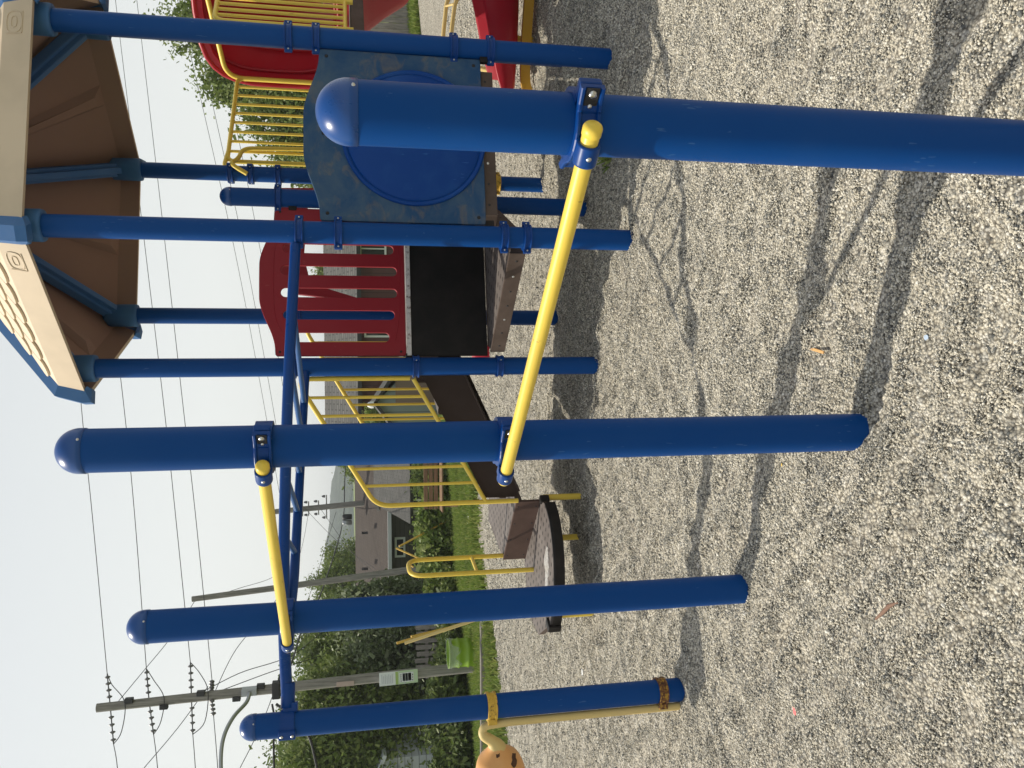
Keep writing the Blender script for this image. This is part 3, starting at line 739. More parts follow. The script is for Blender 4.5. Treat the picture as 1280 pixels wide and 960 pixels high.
# ---- stairs with yellow railings up to the left side of the deck
Ux = Vector((-.932, .363, 0)).normalized(); Vx = (RP[4] - RP[3]).normalized(); S0 = RP[3].copy()
def sl_(u, v, z): return S0 + Ux * u + Vx * v + Vector((0, 0, z))
stair = empty('stair', (S0.x, S0.y, .5)); stair.parent = play; stair.matrix_parent_inverse = world_of(play).inverted()
for v0 in (.045, HR - .045):
    mb = MB()
    out = [(.055, 1.225), (1.09, .70), (1.09, .475), (1.04, .44), (.055, .915)]
    fr = lambda p, v0=v0: sl_(p.x, v0 + p.z, p.y)
    mb.prism(out, -.014, .014, 0, fr)
    # turned-in bottom flange
    a, b = sl_(.06, v0, .915), sl_(1.04, v0, .44); dv = (b - a).normalized()
    mb.bbox((a + b) / 2 + Vector((0, 0, -.004)), ((b - a).length, .05, .012), dv.to_track_quat('X', 'Z').to_matrix(), 0, .003)
    mb.build('stringer', M['dark_brown'], stair)
for i, u in enumerate((.28, .52, .76, 1.0)):
    mb = MB(); z = 1.245 - .165 * (i + 1); c = sl_(u, HR / 2, z); rot = Matrix((Ux, Vx, Vector((0, 0, 1)))).transposed()
    mb.box(c, (.25, HR - .13, .004), rot, 0); mb.bbox(c + Vector((0, 0, -.03)), (.246, HR - .134, .05), rot, 1, .004)
    mb.build('tread', [M['deck_top'], M['deck_edge']], stair)
    MB().bbox(sl_(u - .135, HR / 2, z + .08), (.012, HR - .13, .168), rot, 0, .002).build('stair_riser', M['deck_edge'], stair)
def railing(v0):
    out = v0 < .5; mb = MB(); rr = .0175
    top = [sl_(.06, v0, 2.085), sl_(1.02, v0, 1.515), sl_(1.10, v0, 1.43), sl_(1.10, v0, .60)]
    pts = [sl_(.085, v0, 1.30), sl_(.085, v0, 2.085)] + [sl_(1.105, v0, 1.53), sl_(1.105, v0, .45)]
    mb.tube(fillet(pts, .11, 7), rr, 14)
    b0 = sl_(.09, v0, 1.275); b1 = sl_(1.105, v0, .70); mb.tube([b0, b1], .0155, 12)
    for k in range(1, 7):
        u = .085 + 1.02 * k / 7.2; f = (u - .085) / 1.02
        zt = 2.085 + (1.53 - 2.085) * f; zb = 1.275 + (.70 - 1.275) * f
        mb.tube([sl_(u, v0, zb), sl_(u, v0, zt)], .0115, 10)
    return mb.build('railing', M['yellow'], stair)
railing(-.005); railing(HR + .005)
# ---- transfer platform and its step at the foot of the stairs
A0 = sl_(1.10, 0, 0); C0 = sl_(1.10, HR, 0)
tp = empty('transfer_platform', (A0.x, A0.y, .2)); tp.parent = play; tp.matrix_parent_inverse = world_of(play).inverted()
Bq = Vector((-1.46, 6.84, 0)); B2 = Vector((-1.25, 7.55, 0))
zs = .462; poly = [A0 + (Bq - A0).normalized() * .02, Bq, B2, C0]; poly = [(p.x, p.y) for p in poly]
mb = MB(); mb.prism(poly, zs - .05, zs, 1); mb.add([(p[0], p[1], zs + .002) for p in poly], [(3, 2, 1, 0)], 0); mb.build('step', [M['deck_top'], M['deck_edge']], tp)
dv = (Bq - A0); L = dv.length; dv.normalize(); nv = Vector((dv.y, -dv.x, 0)); 
if nv.y > 0: nv = -nv
mb = MB(); rot = Matrix((dv, nv, Vector((0, 0, 1)))).transposed(); mid = (A0 + Bq) / 2
mb.bbox(Vector((mid.x, mid.y, .365)) + nv * .012, (L, .02, .20), rot, 0, .004)
for k in range(4):
    for z in (.44, .30): mb.lathe([(.007, 0), (.005, .003), (.0001, .003)], Vector((mid.x, mid.y, z)) + nv * .022 + dv * (-.42 + .28 * k) * L, nv, seg=8, mi=1)
mb.build('step_riser', [coated('riser_brown_coating', (.07, .042, .034), (.09, .056, .046)), M['dark']], tp)
zp = .272; fr_ = smooth_poly([(-.915, 6.10, 0), (-1.02, 5.965, 0), (-1.2, 5.87, 0), (-1.42, 5.845, 0), (-1.62, 5.885, 0), (-1.80, 5.985, 0)], 6, False)
poly = [(p.x, p.y) for p in fr_] + [(-1.98, 6.36), (-1.90, 6.75), (Bq.x - .02, Bq.y + .02), (A0.x, A0.y)]
mb = MB(); mb.prism(poly[::-1], zp - .045, zp, 1); mb.add([(p[0], p[1], zp + .002) for p in poly], [tuple(range(len(poly)))], 0); mb.build('platform', [M['deck_top'], M['deck_edge']], tp)
mb = MB(); edge = fr_; vs = []
for i, p in enumerate(edge):
    t = (edge[min(i + 1, len(edge) - 1)] - edge[max(i - 1, 0)]).normalized(); o_ = Vector((t.y, -t.x, 0))
    if o_.y > 0: o_ = -o_
    if i == 0: o_ = Vector((.8, -.6, 0))
    if abs(o_.y) < .2 and o_.x < 0: o_ = -o_
    for (q, z) in ((.0, zp + .006), (.018, zp + .006), (.024, zp - .01), (.024, zp - .075), (.0, zp - .08)): vs.append(p + o_ * q + Vector((0, 0, z)))
nE = len(edge); fs = [(i * 5 + k, i * 5 + (k + 1) % 5, (i + 1) * 5 + (k + 1) % 5, (i + 1) * 5 + k) for i in range(nE - 1) for k in range(5)]
fs += [(0, 1, 2, 3, 4), tuple((nE - 1) * 5 + k for k in range(5))[::-1]]
mb.add(vs, fs, 0)
mb.bbox(A0 + Vector((.0, -.05, zp - .02)), (.06, .05, .075), Matrix.Rotation(.7, 3, 'Z'), 0, .01)
mb.bbox(Vector((-1.80, 6.0, zp - .03)), (.06, .10, .10), Matrix.Rotation(-.6, 3, 'Z'), 0, .008)
mb.build('edge_rim', M['black_coat'], tp)
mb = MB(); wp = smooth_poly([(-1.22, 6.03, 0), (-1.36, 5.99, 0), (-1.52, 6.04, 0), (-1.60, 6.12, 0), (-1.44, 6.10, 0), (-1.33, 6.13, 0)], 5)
mb.prism([(p.x + random.uniform(-.012, .012), p.y + random.uniform(-.012, .012)) for p in wp], zp + .002, zp + .006); mb.build('glare_patch', M['glare_paint'], tp)  # flat patch painted as a shiny reflection on the platform
for p in (A0 + Vector((.01, -.01, 0)), Vector((-1.76, 6.10, 0)), Vector((-1.24, 6.45, 0)), Bq + Vector((.05, .2, 0)), C0):
    MB().tube([(p.x, p.y, gz(p.x, p.y) - .1), (p.x, p.y, zp - .02 if p is not C0 else .46)], .024, 14).build('leg', M['yellow'], tp)
# yellow loop handrail
F1 = Bq + Vector((.02, -.01, zs)); F2 = Vector((-1.50, 6.52, zp))
T1 = F1 + Vector((0, 0, .78)); T2 = F2 + Vector((0, 0, .97))
mb = MB(); mb.tube(fillet([F1, F1 + Vector((0, 0, .80)), F2 + Vector((0, 0, .80 + zs - zp)), F2], .12, 9), .0185, 14)
mb.tube([F1 + Vector((0, 0, .27)), F2 + Vector((0, 0, .27 + zs - zp))], .014, 10); mb.build('loop_handrail', M['yellow'], tp)

# ---- roof
roof = empty('roof', (HC.x, HC.y, 3.5)); roof.parent = play; roof.matrix_parent_inverse = world_of(play).inverted()
ZE, ZF, ZK = 3.395, 3.55, 4.66; RE, RF = 1.415, 1.375
cs = [corner(60 * i, RE, ZE) for i in range(6)]; cf = [corner(60 * i, RF, ZF) for i in range(6)]; apex = Vector((HC.x, HC.y, ZK))
ci = [corner(60 * i, RE - .035, ZE) for i in range(6)]; cj = [corner(60 * i, RF - .05, ZF - .02) for i in range(6)]; api = apex - Vector((0, 0, .07))
mb = MB()
for i in range(6):
    j = (i + 1) % 6
    mb.add([cs[i], cs[j], cf[j], cf[i]], [(0, 1, 2, 3)]); mb.add([cf[i], cf[j], apex], [(0, 1, 2)])
    mb.add([cs[i], cs[j], ci[j], ci[i]], [(3, 2, 1, 0)])
mb.build('roof_shell', M['tan'], roof)
mb = MB()
for i in range(6):
    j = (i + 1) % 6
    mb.add([ci[i], ci[j], cj[j], cj[i]], [(3, 2, 1, 0)])
    # ceiling panel with a raised fold down its middle
    m0 = (cj[i] + cj[j]) / 2; w = (cj[j] - cj[i]).normalized(); nn = (cj[j] - cj[i]).cross(api - cj[i]).normalized()
    if nn.z > 0: nn = -nn
    a1, a2 = m0 - w * .085, m0 + w * .085; top_ = m0.lerp(api, .9)
    b1, b2 = (m0 - w * .04).lerp(api, .06) + nn * .045, (m0 + w * .04).lerp(api, .06) + nn * .045; tt = top_ + nn * .03
    mb.add([cj[i], a1, top_, api], [(3, 2, 1, 0)]); mb.add([a2, cj[j], api, top_], [(3, 2, 1, 0)])
    mb.add([a1, b1, tt, top_], [(3, 2, 1, 0)]); mb.add([b1, b2, tt], [(2, 1, 0)]); mb.add([b2, a2, top_, tt], [(3, 2, 1, 0)]); mb.add([a1, a2, b2, b1], [(3, 2, 1, 0)])
mb.build('roof_ceiling', M['brown_in'], roof)
# rounded shingles moulded on the slopes
mb = MB()
for i in range(6):
    j = (i + 1) % 6; w = (cf[j] - cf[i]); L = w.length; w.normalize(); m0 = (cf[i] + cf[j]) / 2; up = (apex - m0); H = up.length; up.normalize(); nn = w.cross(up)
    if nn.z < 0: nn = -nn
    rows = 10; pitch = H * .92 / rows
    for r_ in range(rows):
        h0 = .05 + r_ * pitch; half = L / 2 * (1 - h0 / H) - .085; tw = .165
        nT = int(2 * half / tw) + 1; offx = (r_ % 2) * tw / 2
        for t in range(-nT, nT + 1):
            xc = t * tw + offx
            if abs(xc) + tw * .48 > half: continue
            pl = []
            for (dx, dy) in ((-.47, 1.25), (-.47, .22), (-.36, .08), (-.15, 0), (.15, 0), (.36, .08), (.47, .22), (.47, 1.25)):
                lift = .016 if dy < .5 else .002
                pl.append(m0 + w * (xc + dx * tw) + up * (h0 + dy * pitch) + nn * lift)
            base_ = [p - nn * .014 for p in pl]
            mb.add(pl + base_, [tuple(range(8))] + [(k, 8 + k, 8 + k + 1, k + 1) for k in range(7)])
mb.build('shingles', M['tan'], roof)
# blue hip caps, socket collars and arms
for i in range(6):
    j = (i + 1) % 6; c = cs[i]; o_ = (Vector((c.x, c.y, 0)) - HC).normalized(); t = Vector((-o_.y, o_.x, 0))
    mb = MB(); wd = .075; prof = []
    for (r_, z) in ((RE - .055, ZE - .035), (RE + .028, ZE - .035), (RE + .03, ZE + .02), (RF + .022, ZF + .03)): prof.append(HC + o_ * r_ + Vector((0, 0, z)))
    slope = (apex - cf[i]).normalized(); lift = Vector((0, 0, .04))
    prof += [cf[i].lerp(apex, .5) + lift, apex + lift]
    low = [prof[0] + Vector((0, 0, .02)), cs[i] - o_ * .03, cs[i] - o_ * .03 + Vector((0, 0, .02)), cf[i] - o_ * .03, cf[i].lerp(apex, .5) - Vector((0, 0, .03)), apex - Vector((0, 0, .03))]
    for q0, q1, l0, l1 in zip(prof[:-1], prof[1:], low[:-1], low[1:]):
        s0_ = [q0 - t * wd * .55, q0 + t * wd * .55, l0 + t * wd - o_ * .02, l0 - t * wd - o_ * .02]; s1_ = [q1 - t * wd * .55, q1 + t * wd * .55, l1 + t * wd - o_ * .02, l1 - t * wd - o_ * .02]
        mb.add(s0_ + s1_, [(0, 1, 5, 4), (1, 2, 6, 5), (2, 3, 7, 6), (3, 0, 4, 7), (0, 3, 2, 1), (4, 5, 6, 7)])
    mb.build('hip_cap', M['roof_blue'], roof)
    mb = MB(); p = corner(60 * i)
    mb.lathe([(PR + .001, 3.345), (PR + .022, 3.345), (PR + .026, 3.36), (PR + .024, 3.56), (PR * .5, 3.60)], (p.x, p.y, 0), seg=28)
    a = Vector((p.x, p.y, 3.50)); b = api.lerp(cj[i], .12) - Vector((0, 0, .06)); dv = (b - a); t_ = Vector((-o_.y, o_.x, 0)); upv = dv.normalized().cross(t_)
    if upv.z < 0: upv = -upv
    rot = Matrix((dv.normalized(), t_, upv)).transposed()
    mb.bbox((a + b) / 2, (dv.length, .105, .075), rot, 0, .012); mb.bbox((a + b) / 2 - upv * .05, (dv.length * .96, .05, .04), rot, 0, .008)
    mb.build('roof_arm', M['roof_blue'], roof)
    # raised mark on the fascia band
    cj_ = cs[j]; w = (cs[j] - cs[i]).normalized(); up = ((cf[i] + cf[j]) - (cs[i] + cs[j])).normalized(); nn = w.cross(up)
    if nn.dot((cs[i] + cs[j]) / 2 - HC) < 0: nn = -nn
    og = cs[j] - w * .22 + up * .095
    w = -w
    mb = MB(); q = smooth_poly([(-.05, -.03, 0), (.05, -.03, 0), (.05, .03, 0), (-.05, .03, 0)], 6)
    mb.tube([og + w * p_.x + up * p_.y * 1.1 + nn * .001 for p_ in q], .0032, 6, closed=True)
    q = smooth_poly([(-.026, -.012, 0), (.026, -.012, 0), (.026, .012, 0), (-.026, .012, 0)], 6)
    mb.tube([og + w * p_.x + up * p_.y + nn * .001 for p_ in q], .0028, 6, closed=True)
    mb.tube([og + w * .065 - up * .045 + nn * .001, og - w * .06 - up * .045 + nn * .001], .003, 6); mb.tube([og + w * .068 - up * .045 + nn * .001, og + w * .068 + up * .04 + nn * .001], .003, 6)
    mb.build('raised_mark', M['tan'], roof)

# ---- yellow-necked orange pod clamped to the far left post
pod = empty('talk_pod', (PP[4].x - .1, PP[4].y, .5)); pod.parent = play; pod.matrix_parent_inverse = world_of(play).inverted()
lf = Vector((-.975, -.20, 0)).normalized(); pd = Vector((-.985, .17, 0)).normalized(); bx = PP[4] + lf * (PR + .024)
pz = lambda z: Vector((bx.x, bx.y, z))
g0 = gz(bx.x, bx.y)
nb = pz(.985)
neck = fillet([pz(g0 - .05), pz(.92), pz(1.045) + pd * .012, pz(1.05) + pd * .065, pz(.99) + pd * .105, pz(.965) + pd * .155], .05, 4)
rr_ = [.0215] * len(neck)
for i in range(len(neck)):
    f = i / (len(neck) - 1); rr_[i] = .0215 + max(0, f - .45) * .022 + (max(0, f - .85) * .12)
MB().tube(neck, rr_, 18).build('neck_pipe', M['pale_yellow'], pod)
ax_ = (pd + Vector((0, 0, -.16))).normalized(); oc = pz(.970) + pd * .145 + Vector((0, 0, .035))
prof = [(.018, -.035), (.036, -.025), (.048, .0), (.072, .028), (.104, .062), (.122, .12), (.126, .18), (.12, .26), (.10, .33), (.07, .38), (.03, .405), (.001, .41)]
sm = [(p.x, p.y) for p in smooth_poly([(a * 1.08, b, 0) for a, b in prof], 4, False)]
mb = MB(); mb.lathe(sm, oc - Vector((0, 0, .035)), ax_, seg=40); body = mb.build('pod_body', M['orange'], pod)
def pod_patch(px, py, w, h, sd):
    r_ = random.Random(sd); d_ = (at(px, py, 4.2) - Vector((0, 0, CAM_H)))
    p0 = Vector((0, 0, CAM_H)); o0 = oc - Vector((0, 0, .035))
    def hit(qx, qy):
        dr = (at(qx, qy, 4.2) - p0).normalized(); t_ = (o0 - p0).length - .3
        for _ in range(600):
            p = p0 + dr * t_; al = (p - o0).dot(ax_); rad = (p - o0 - ax_ * al).length
            rs = np.interp(al, [s[1] for s in sm], [s[0] for s in sm])
            if 0 < al < .41 and rad <= rs: return p, (p - o0 - ax_ * al).normalized()
            t_ += .001
        return None
    ring = []
    for k_ in range(12):
        a = 6.283 * k_ / 12; f = r_.uniform(.55, 1.15); hh_ = hit(px + w * f * math.cos(a), py + h * f * math.sin(a))
        if hh_: ring.append(hh_[0] + hh_[1] * .003)
    if len(ring) > 4: MB().prism([(0, 0)] * 3, 0, 0) ; mbp = MB(); cen_ = hit(px, py); mbp.add([cen_[0] + cen_[1] * .005] + ring, [(0, i_ + 1, (i_ + 1) % len(ring) + 1) for i_ in range(len(ring))]); mbp.build('peeled_patch', M['peel'], pod)
pod_patch(622, 943, 3.5, 4.5, 3); pod_patch(642, 950, 4, 9, 5)
for z, mt in ((1.0, M['chipped']), (g0 + .10, M['rust'])):
    mb = MB(); h = .025
    mb.lathe([(PR + .001, -h), (PR + .012, -h), (PR + .012, -h * .5), (PR + .006, -h * .45), (PR + .006, h * .45), (PR + .012, h * .5), (PR + .012, h), (PR + .001, h)], (PP[4].x, PP[4].y, z), seg=36, smooth=False)
    t_ = Vector((-lf.y, lf.x, 0)); rot = Matrix((lf, t_, Vector((0, 0, 1)))).transposed()
    mb.bbox(PP[4] + lf * (PR + .012) + Vector((0, 0, z)) + (-t_ if t_.y > 0 else t_) * .03, (.03, .02, .05), rot, 0, .004)
    mb.build('pipe_clamp', mt, pod)

# ---- bridge railing, red hooded slide behind
On = Vector((.78, .625, 0)).normalized(); Oa, Ob = RP[5], RP[6]
br = empty('bridge', ((Oa.x + Ob.x) / 2 + .5, (Oa.y + Ob.y) / 2 + .4, 1.6)); br.parent = play; br.matrix_parent_inverse = world_of(play).inverted()
def bq(o, t, z): return o + On * t + Vector((0, 0, z))
wdir = (Ob - Oa).normalized()
mb = MB(); rot = Matrix((On, wdir, Vector((0, 0, 1)))).transposed(); cen = (Oa + Ob) / 2 + On * .75
mb.box(Vector((cen.x, cen.y, 1.68)), (1.36, 1.06, .004), rot, 0); mb.bbox(Vector((cen.x, cen.y, 1.625)), (1.38, 1.08, .1), rot, 1, .006); mb.build('bridge_deck', [M['deck_top'], M['deck_edge']], br)
def brail(o, t0, t1, zt, zb, n):
    mb = MB(); mb.tube(fillet([bq(o, t0, zb - .06), bq(o, t0, zt), bq(o, t1, zt), bq(o, t1, zb - .06)], .08), .0185, 14)
    mb.tube([bq(o, t0, zb), bq(o, t1, zb)], .0155, 12)
    for k in range(1, n): t = t0 + (t1 - t0) * k / n; mb.tube([bq(o, t, zb), bq(o, t, zt)], .0125, 10)
    mb.build('railing', M['yellow'], br)
ow = Oa - wdir * .0
brail(ow, .16, 1.42, 2.70, 1.72, 9); brail(Ob, .20, .62, 2.66, 1.72, 5)
mb = MB(); mb.tube(fillet([bq(ow, -.02, 2.66) + On * .07, bq(ow, .10, 2.72), bq(ow, .3, 2.70)], .05), .0185, 12)
mb.tube(fillet([RP[5] + Vector((-.02, -.085, 2.52)), RP[5] + Vector((.06, -.09, 2.66)), bq(ow, .16, 2.60) + Vector((0, -.08, 0)), bq(ow, .32, 2.58) + Vector((0, -.06, 0)), bq(ow, .36, 1.75) + Vector((0, -.06, 0))], .09), .0185, 12)
mb.build('hand_grip', M['yellow'], br)
E1, E2 = bq(ow, 1.42, 0), bq(Ob, 1.42, 0)
mb = MB(); mb.tube(fillet([E1 + Vector((0, 0, 1.7)), E1 + Vector((0, 0, 2.80)), E2 + Vector((0, 0, 2.92)), E2 + Vector((0, 0, 1.7))], .16, 8), .022, 14); mb.build('arch_bar', M['yellow'], br)
# slide: hood, curving trough, exit
sl = empty('slide', (E1.x + .6, E1.y, 1.2)); sl.parent = play; sl.matrix_parent_inverse = world_of(play).inverted()
mid = (E1 + E2) / 2; mb = MB(); rings = []
for (t, wdt, zt, zb, bulge) in ((.03, .66, 2.98, 1.66, .05), (.10, .66, 3.0, 1.66, .12), (.26, .62, 2.96, 1.6, .16), (.5, .50, 2.80, 1.46, .18), (.75, .42, 2.48, 1.25, .2), (1.0, .40, 2.2, 1.05, .2)):
    ring = []
    for k in range(28):
        a = 2 * math.pi * k / 28; ca, sa = math.cos(a), math.sin(a); sg = lambda q, e: math.copysign(abs(q) ** e, q)
        ring.append(mid + On * t + wdir * wdt * sg(ca, .55) + Vector((0, 0, (zt + zb) / 2 + (zt - zb) / 2 * sg(sa, .62))))
    rings.append(ring)
inner = [[mid + On * (t_ + .03) + (p - mid - On * t_) * .9 - Vector((0, 0, 0)) for p in r0] for r0, t_ in zip(rings, (.03, .10, .26, .5, .75, 1.0))]
for r_, t_ in zip(inner, (.03, .10, .26, .5, .75, 1.0)):
    pass
N_ = 28
def skin(mb, rs, rev=False):
    vs = [p for r_ in rs for p in r_]; fs = []
    for i in range(len(rs) - 1):
        for k in range(N_):
            f = (i * N_ + k, i * N_ + (k + 1) % N_, (i + 1) * N_ + (k + 1) % N_, (i + 1) * N_ + k); fs.append(f[::-1] if rev else f)
    mb.add(vs, fs, 0, True)
skin(mb, rings)
# inner wall re-centred so that the shell has thickness
inn = []
for ri, t_ in zip(rings, (.03, .10, .26, .5, .75, 1.0)):
    c_ = sum(ri, Vector()) / N_; f_ = {.03: .93, .10: .90, .26: .80, .5: .74, .75: .86, 1.0: .9}[t_]; inn.append([c_ + (p - c_) * f_ for p in ri])
skin(mb, inn, True)
mb.add(rings[0] + inn[0], [(k, (k + 1) % N_, N_ + (k + 1) % N_, N_ + k)[::-1] for k in range(N_)], 0)
# flange lip round the mouth
c_ = sum(rings[0], Vector()) / N_
mb.tube([c_ + (p - c_) * 1.03 for p in rings[0]], .022, 8, closed=True)
for k_, f_, dz in ((1, .86, .02), (2, .70, .0)):
    c_ = sum(rings[k_], Vector()) / N_; mb.tube([c_ + (p - c_) * f_ + Vector((0, 0, dz)) for p in rings[k_]], .016, 8, closed=True)
mb.build('slide_hood', M['red_slide'], sl)
# trough: sweeps right and down, then comes back low toward the viewer
path = [mid + On * .9 + Vector((0, 0, 1.55)), mid + On * 1.5 + Vector((.25, -.1, 1.30)), mid + On * 1.75 + Vector((.75, -.9, 1.0)), mid + On * 1.3 + Vector((.9, -1.8, .72)), Vector((4.35, 6.75, .46)), Vector((3.55, 7.05, .30)), Vector((2.75, 7.45, .24))]
cp = smooth_poly(path, 8, False); mb = MB(); secs = []
prof = [(-.40, .34), (-.385, .36), (-.37, .34), (-.33, .10), (-.22, .012), (0, -.01), (.22, .012), (.33, .10), (.37, .34), (.385, .36), (.40, .34), (.36, .08), (.24, -.03), (0, -.05), (-.24, -.03), (-.36, .08)]
for i, p in enumerate(cp):
    t = (cp[min(i + 1, len(cp) - 1)] - cp[max(i - 1, 0)]); t.z = 0; t.normalize(); sd = Vector((t.y, -t.x, 0)); f = i / (len(cp) - 1)
    hsc = 1.1 if f < .8 else 1.1 - (f - .8) * 3.6; wsc = .95 if f < .8 else .95 - (f - .8) * .6
    secs.append([p + sd * (a * wsc) + Vector((0, 0, b * hsc)) for a, b in prof])
n_ = len(prof); vs = [q for s in secs for q in s]
mb.add(vs, [(i * n_ + k, (i + 1) * n_ + k, (i + 1) * n_ + (k + 1) % n_, i * n_ + (k + 1) % n_) for i in range(len(secs) - 1) for k in range(n_)], 0, True)
mb.add(secs[-1], [tuple(range(n_))]); mb.build('slide_trough', M['red_slide'], sl)
for p, z in ((Vector((3.1, 7.27, 0)), .2), (Vector((4.1, 6.85, 0)), .3), (mid + On * 1.72 + Vector((.6, -.7, 0)), 1.0)):
    MB().tube([(p.x, p.y, gz(p.x, p.y) - .1), (p.x, p.y, z)], .03, 12).build('support_leg', M['yellow'], sl)
mb = MB(); q = [Vector((2.62, 7.34, gz(2.62, 7.34) + .05)), Vector((2.72, 7.28, gz(2.7, 7.3) + .10)), Vector((3.0, 7.15, .15)), Vector((3.6, 6.85, .16)), Vector((4.2, 6.5, .2))]
cpt = smooth_poly([tuple(p) for p in q], 5, False)
for i in range(len(cpt) - 1):
    d_ = cpt[i + 1] - cpt[i]; mb.box((cpt[i] + cpt[i + 1]) / 2, (d_.length * 1.02, .05, .085), d_.to_track_quat('X', 'Z').to_matrix())
mb.build('foot_rail', paint('ochre_paint', (.50, .27, .02), (.3, .2, .05)), sl)

# low yellow climber beyond the slide
Y0 = 9.6; cl = empty('arch_climber', (at(600, 20, Y0).x, Y0, gz(4.2, Y0)), 'low yellow arched ladder climber standing behind the red slide', 'climber')
mb = MB()
for dx, yy in ((0, Y0), (10, Y0 - .12)):
    pts = [at(553 + dx * 1.0, 46, yy), at(556 + dx, 25, yy), at(562 + dx * 1.1, -5, yy), at(590 + dx, -40, yy), at(640 + dx, -60, yy)]
    pts[0] = at(553 + dx, 60, yy); ps = smooth_poly([tuple(p) for p in pts], 6, False)
    a = ps[0]; mb.tube([Vector((a.x - .25, a.y, gz(a.x, a.y) - .1)), Vector((a.x - .18, a.y, a.z * .6))] + ps, .024, 12)
o = mb.build('side_pipe', M['pale_yellow'], cl)
MB().tube([at(556, 8, Y0), at(567, 5, Y0 - .12)], .014, 8).build('rung', M['pale_yellow'], cl)
MB().tube([at(570, -25, Y0), at(582, -27, Y0 - .12)], .014, 8).build('rung', M['pale_yellow'], cl)

# ================================================================== BACKGROUND
def quad_roof(name, a, b, c, dd_, th, mat, parent):
    "roof slab: eave a-b, ridge d-c, with plane UVs in metres"
    a, b, c, dd_ = [Vector(p) for p in (a, b, c, dd_)]; n_ = (b - a).cross(dd_ - a).normalized()
    if n_.z < 0: n_ = -n_
    vs = [a, b, c, dd_] + [p - n_ * th for p in (a, b, c, dd_)]; fs = [(0, 1, 2, 3), (7, 6, 5, 4), (0, 4, 5, 1), (1, 5, 6, 2), (2, 6, 7, 3), (3, 7, 4, 0)]
    o = MB().add(vs, fs).build(name, mat, parent); me = o.data; uv = me.uv_layers.new(name='UVMap'); ex_ = (b - a).normalized(); ey_ = n_.cross(ex_)
    for lp in me.loops:
        p = Vector(vs[lp.vertex_index]) - a; uv.data[lp.index].uv = (p.dot(ex_), p.dot(ey_))
    return o
def window(parent, c, w, h, xd, mat_frame, name='window'):
    nv = Vector((xd.y, -xd.x, 0)); nv = -nv if nv.y > 0 else nv; rot = Matrix((xd, nv, Vector((0, 0, 1)))).transposed(); c = Vector(c); t = .08
    mb = MB()
    for sx_, sz in ((0, 1), (0, -1)): mb.box(c + Vector((0, 0, sz * (h / 2 - t / 2))), (w, .08, t), rot)
    for sx_ in (-1, 1): mb.box(c + xd * sx_ * (w / 2 - t / 2), (t, .078, h), rot)
    mb.box(c, (.05, .07, h - .1), rot)
    f = mb.build(name, mat_frame, parent); MB().box(c, (w - .1, .02, h - .1), rot).build('pane', M['glass'], f); return f

GL = -2.1
# house with brown roof (left)
Yh = 33; e0, e1 = at(486, 760, Yh), at(485, 560, Yh); r0, r1 = at(445, 760, Yh + 4.2), at(445, 560, Yh + 4.2)
hA = empty('house', ((e0.x + e1.x) / 2, Yh + 4, GL), 'dark grey bungalow with a brown shingled roof on the left behind the shrubs', 'house', 'houses beyond the lawn')
x0, x1 = e0.x, e1.x; ze = e0.z; zr = r0.z
quad_roof('roof', (x0, Yh, ze), (x1, Yh, ze), (x1, Yh + 4.2, zr), (x0, Yh + 4.2, zr), .14, M['sh_brown'], hA)
quad_roof('roof', (x1, Yh + 8.4, ze), (x0, Yh + 8.4, ze), (x0, Yh + 4.2, zr - .003), (x1, Yh + 4.2, zr - .003), .14, M['sh_brown'], hA)
mb = MB(); mb.box(((x0 + x1) / 2, Yh + 4.2, (GL + ze) / 2), (x1 - x0 - .9, 7.6, ze - GL - .05))
for xs in (x0 + .45, x1 - .45): mb.add([(xs, Yh + .4, ze - .1), (xs, Yh + 8, ze - .1), (xs, Yh + 4.2, zr - .2)], [(0, 1, 2)])
mb.build('wall', M['dark_siding'], hA)
MB().box(((x0 + x1) / 2, Yh - .06, ze - .06), (x1 - x0, .12, .14)).build('gutter', M['offwhite'], hA)
w0 = at(500, 684, Yh + .36); window(hA, (w0.x, Yh + .36, w0.z), .8, .42, Vector((1, 0, 0)), M['offwhite'])
for px_ in (666, 711): # roof bracket marks seen on the slope
    p = at(456, px_, Yh + 1.6); MB().box(p, (.05, .3, .25)).build('roof_vent', M['wire'], hA)
# garage with grey shingle roof in front (middle)
Yg_ = 29.5; g0_, g1_ = at(513, 655, Yg_), at(511, 545, Yg_); zr = at(467, 600, Yg_ + 3).z
hB = empty('garage', ((g0_.x + g1_.x) / 2, Yg_ + 3, GL), 'low garage with a dark grey shingled roof and pale siding, beside the brown-roofed house', 'garage')
quad_roof('roof', (g0_.x, Yg_, g0_.z), (g1_.x, Yg_, g0_.z), (g1_.x, Yg_ + 3, zr), (g0_.x + .35, Yg_ + 3, zr), .12, M['sh_dark'], hB)
quad_roof('roof', (g1_.x, Yg_ + 3.4, zr - .15), (g0_.x, Yg_ + 3.4, zr - .15), (g0_.x + .35, Yg_ + 3, zr - .003), (g1_.x, Yg_ + 3, zr - .003), .12, M['sh_dark'], hB)
mb = MB(); mb.box(((g0_.x + g1_.x) / 2, Yg_ + 1.8, (GL + g0_.z) / 2 - .06), (g1_.x - g0_.x - .5, 2.9, g0_.z - GL - .12)); mb.build('wall', M['pale_siding'], hB)
for py_ in (580, 625): p = at(519, py_, Yg_ + .3); window(hB, (p.x, Yg_ + .30, p.z - .2), .9, .7, Vector((1, 0, 0)), M['white'])
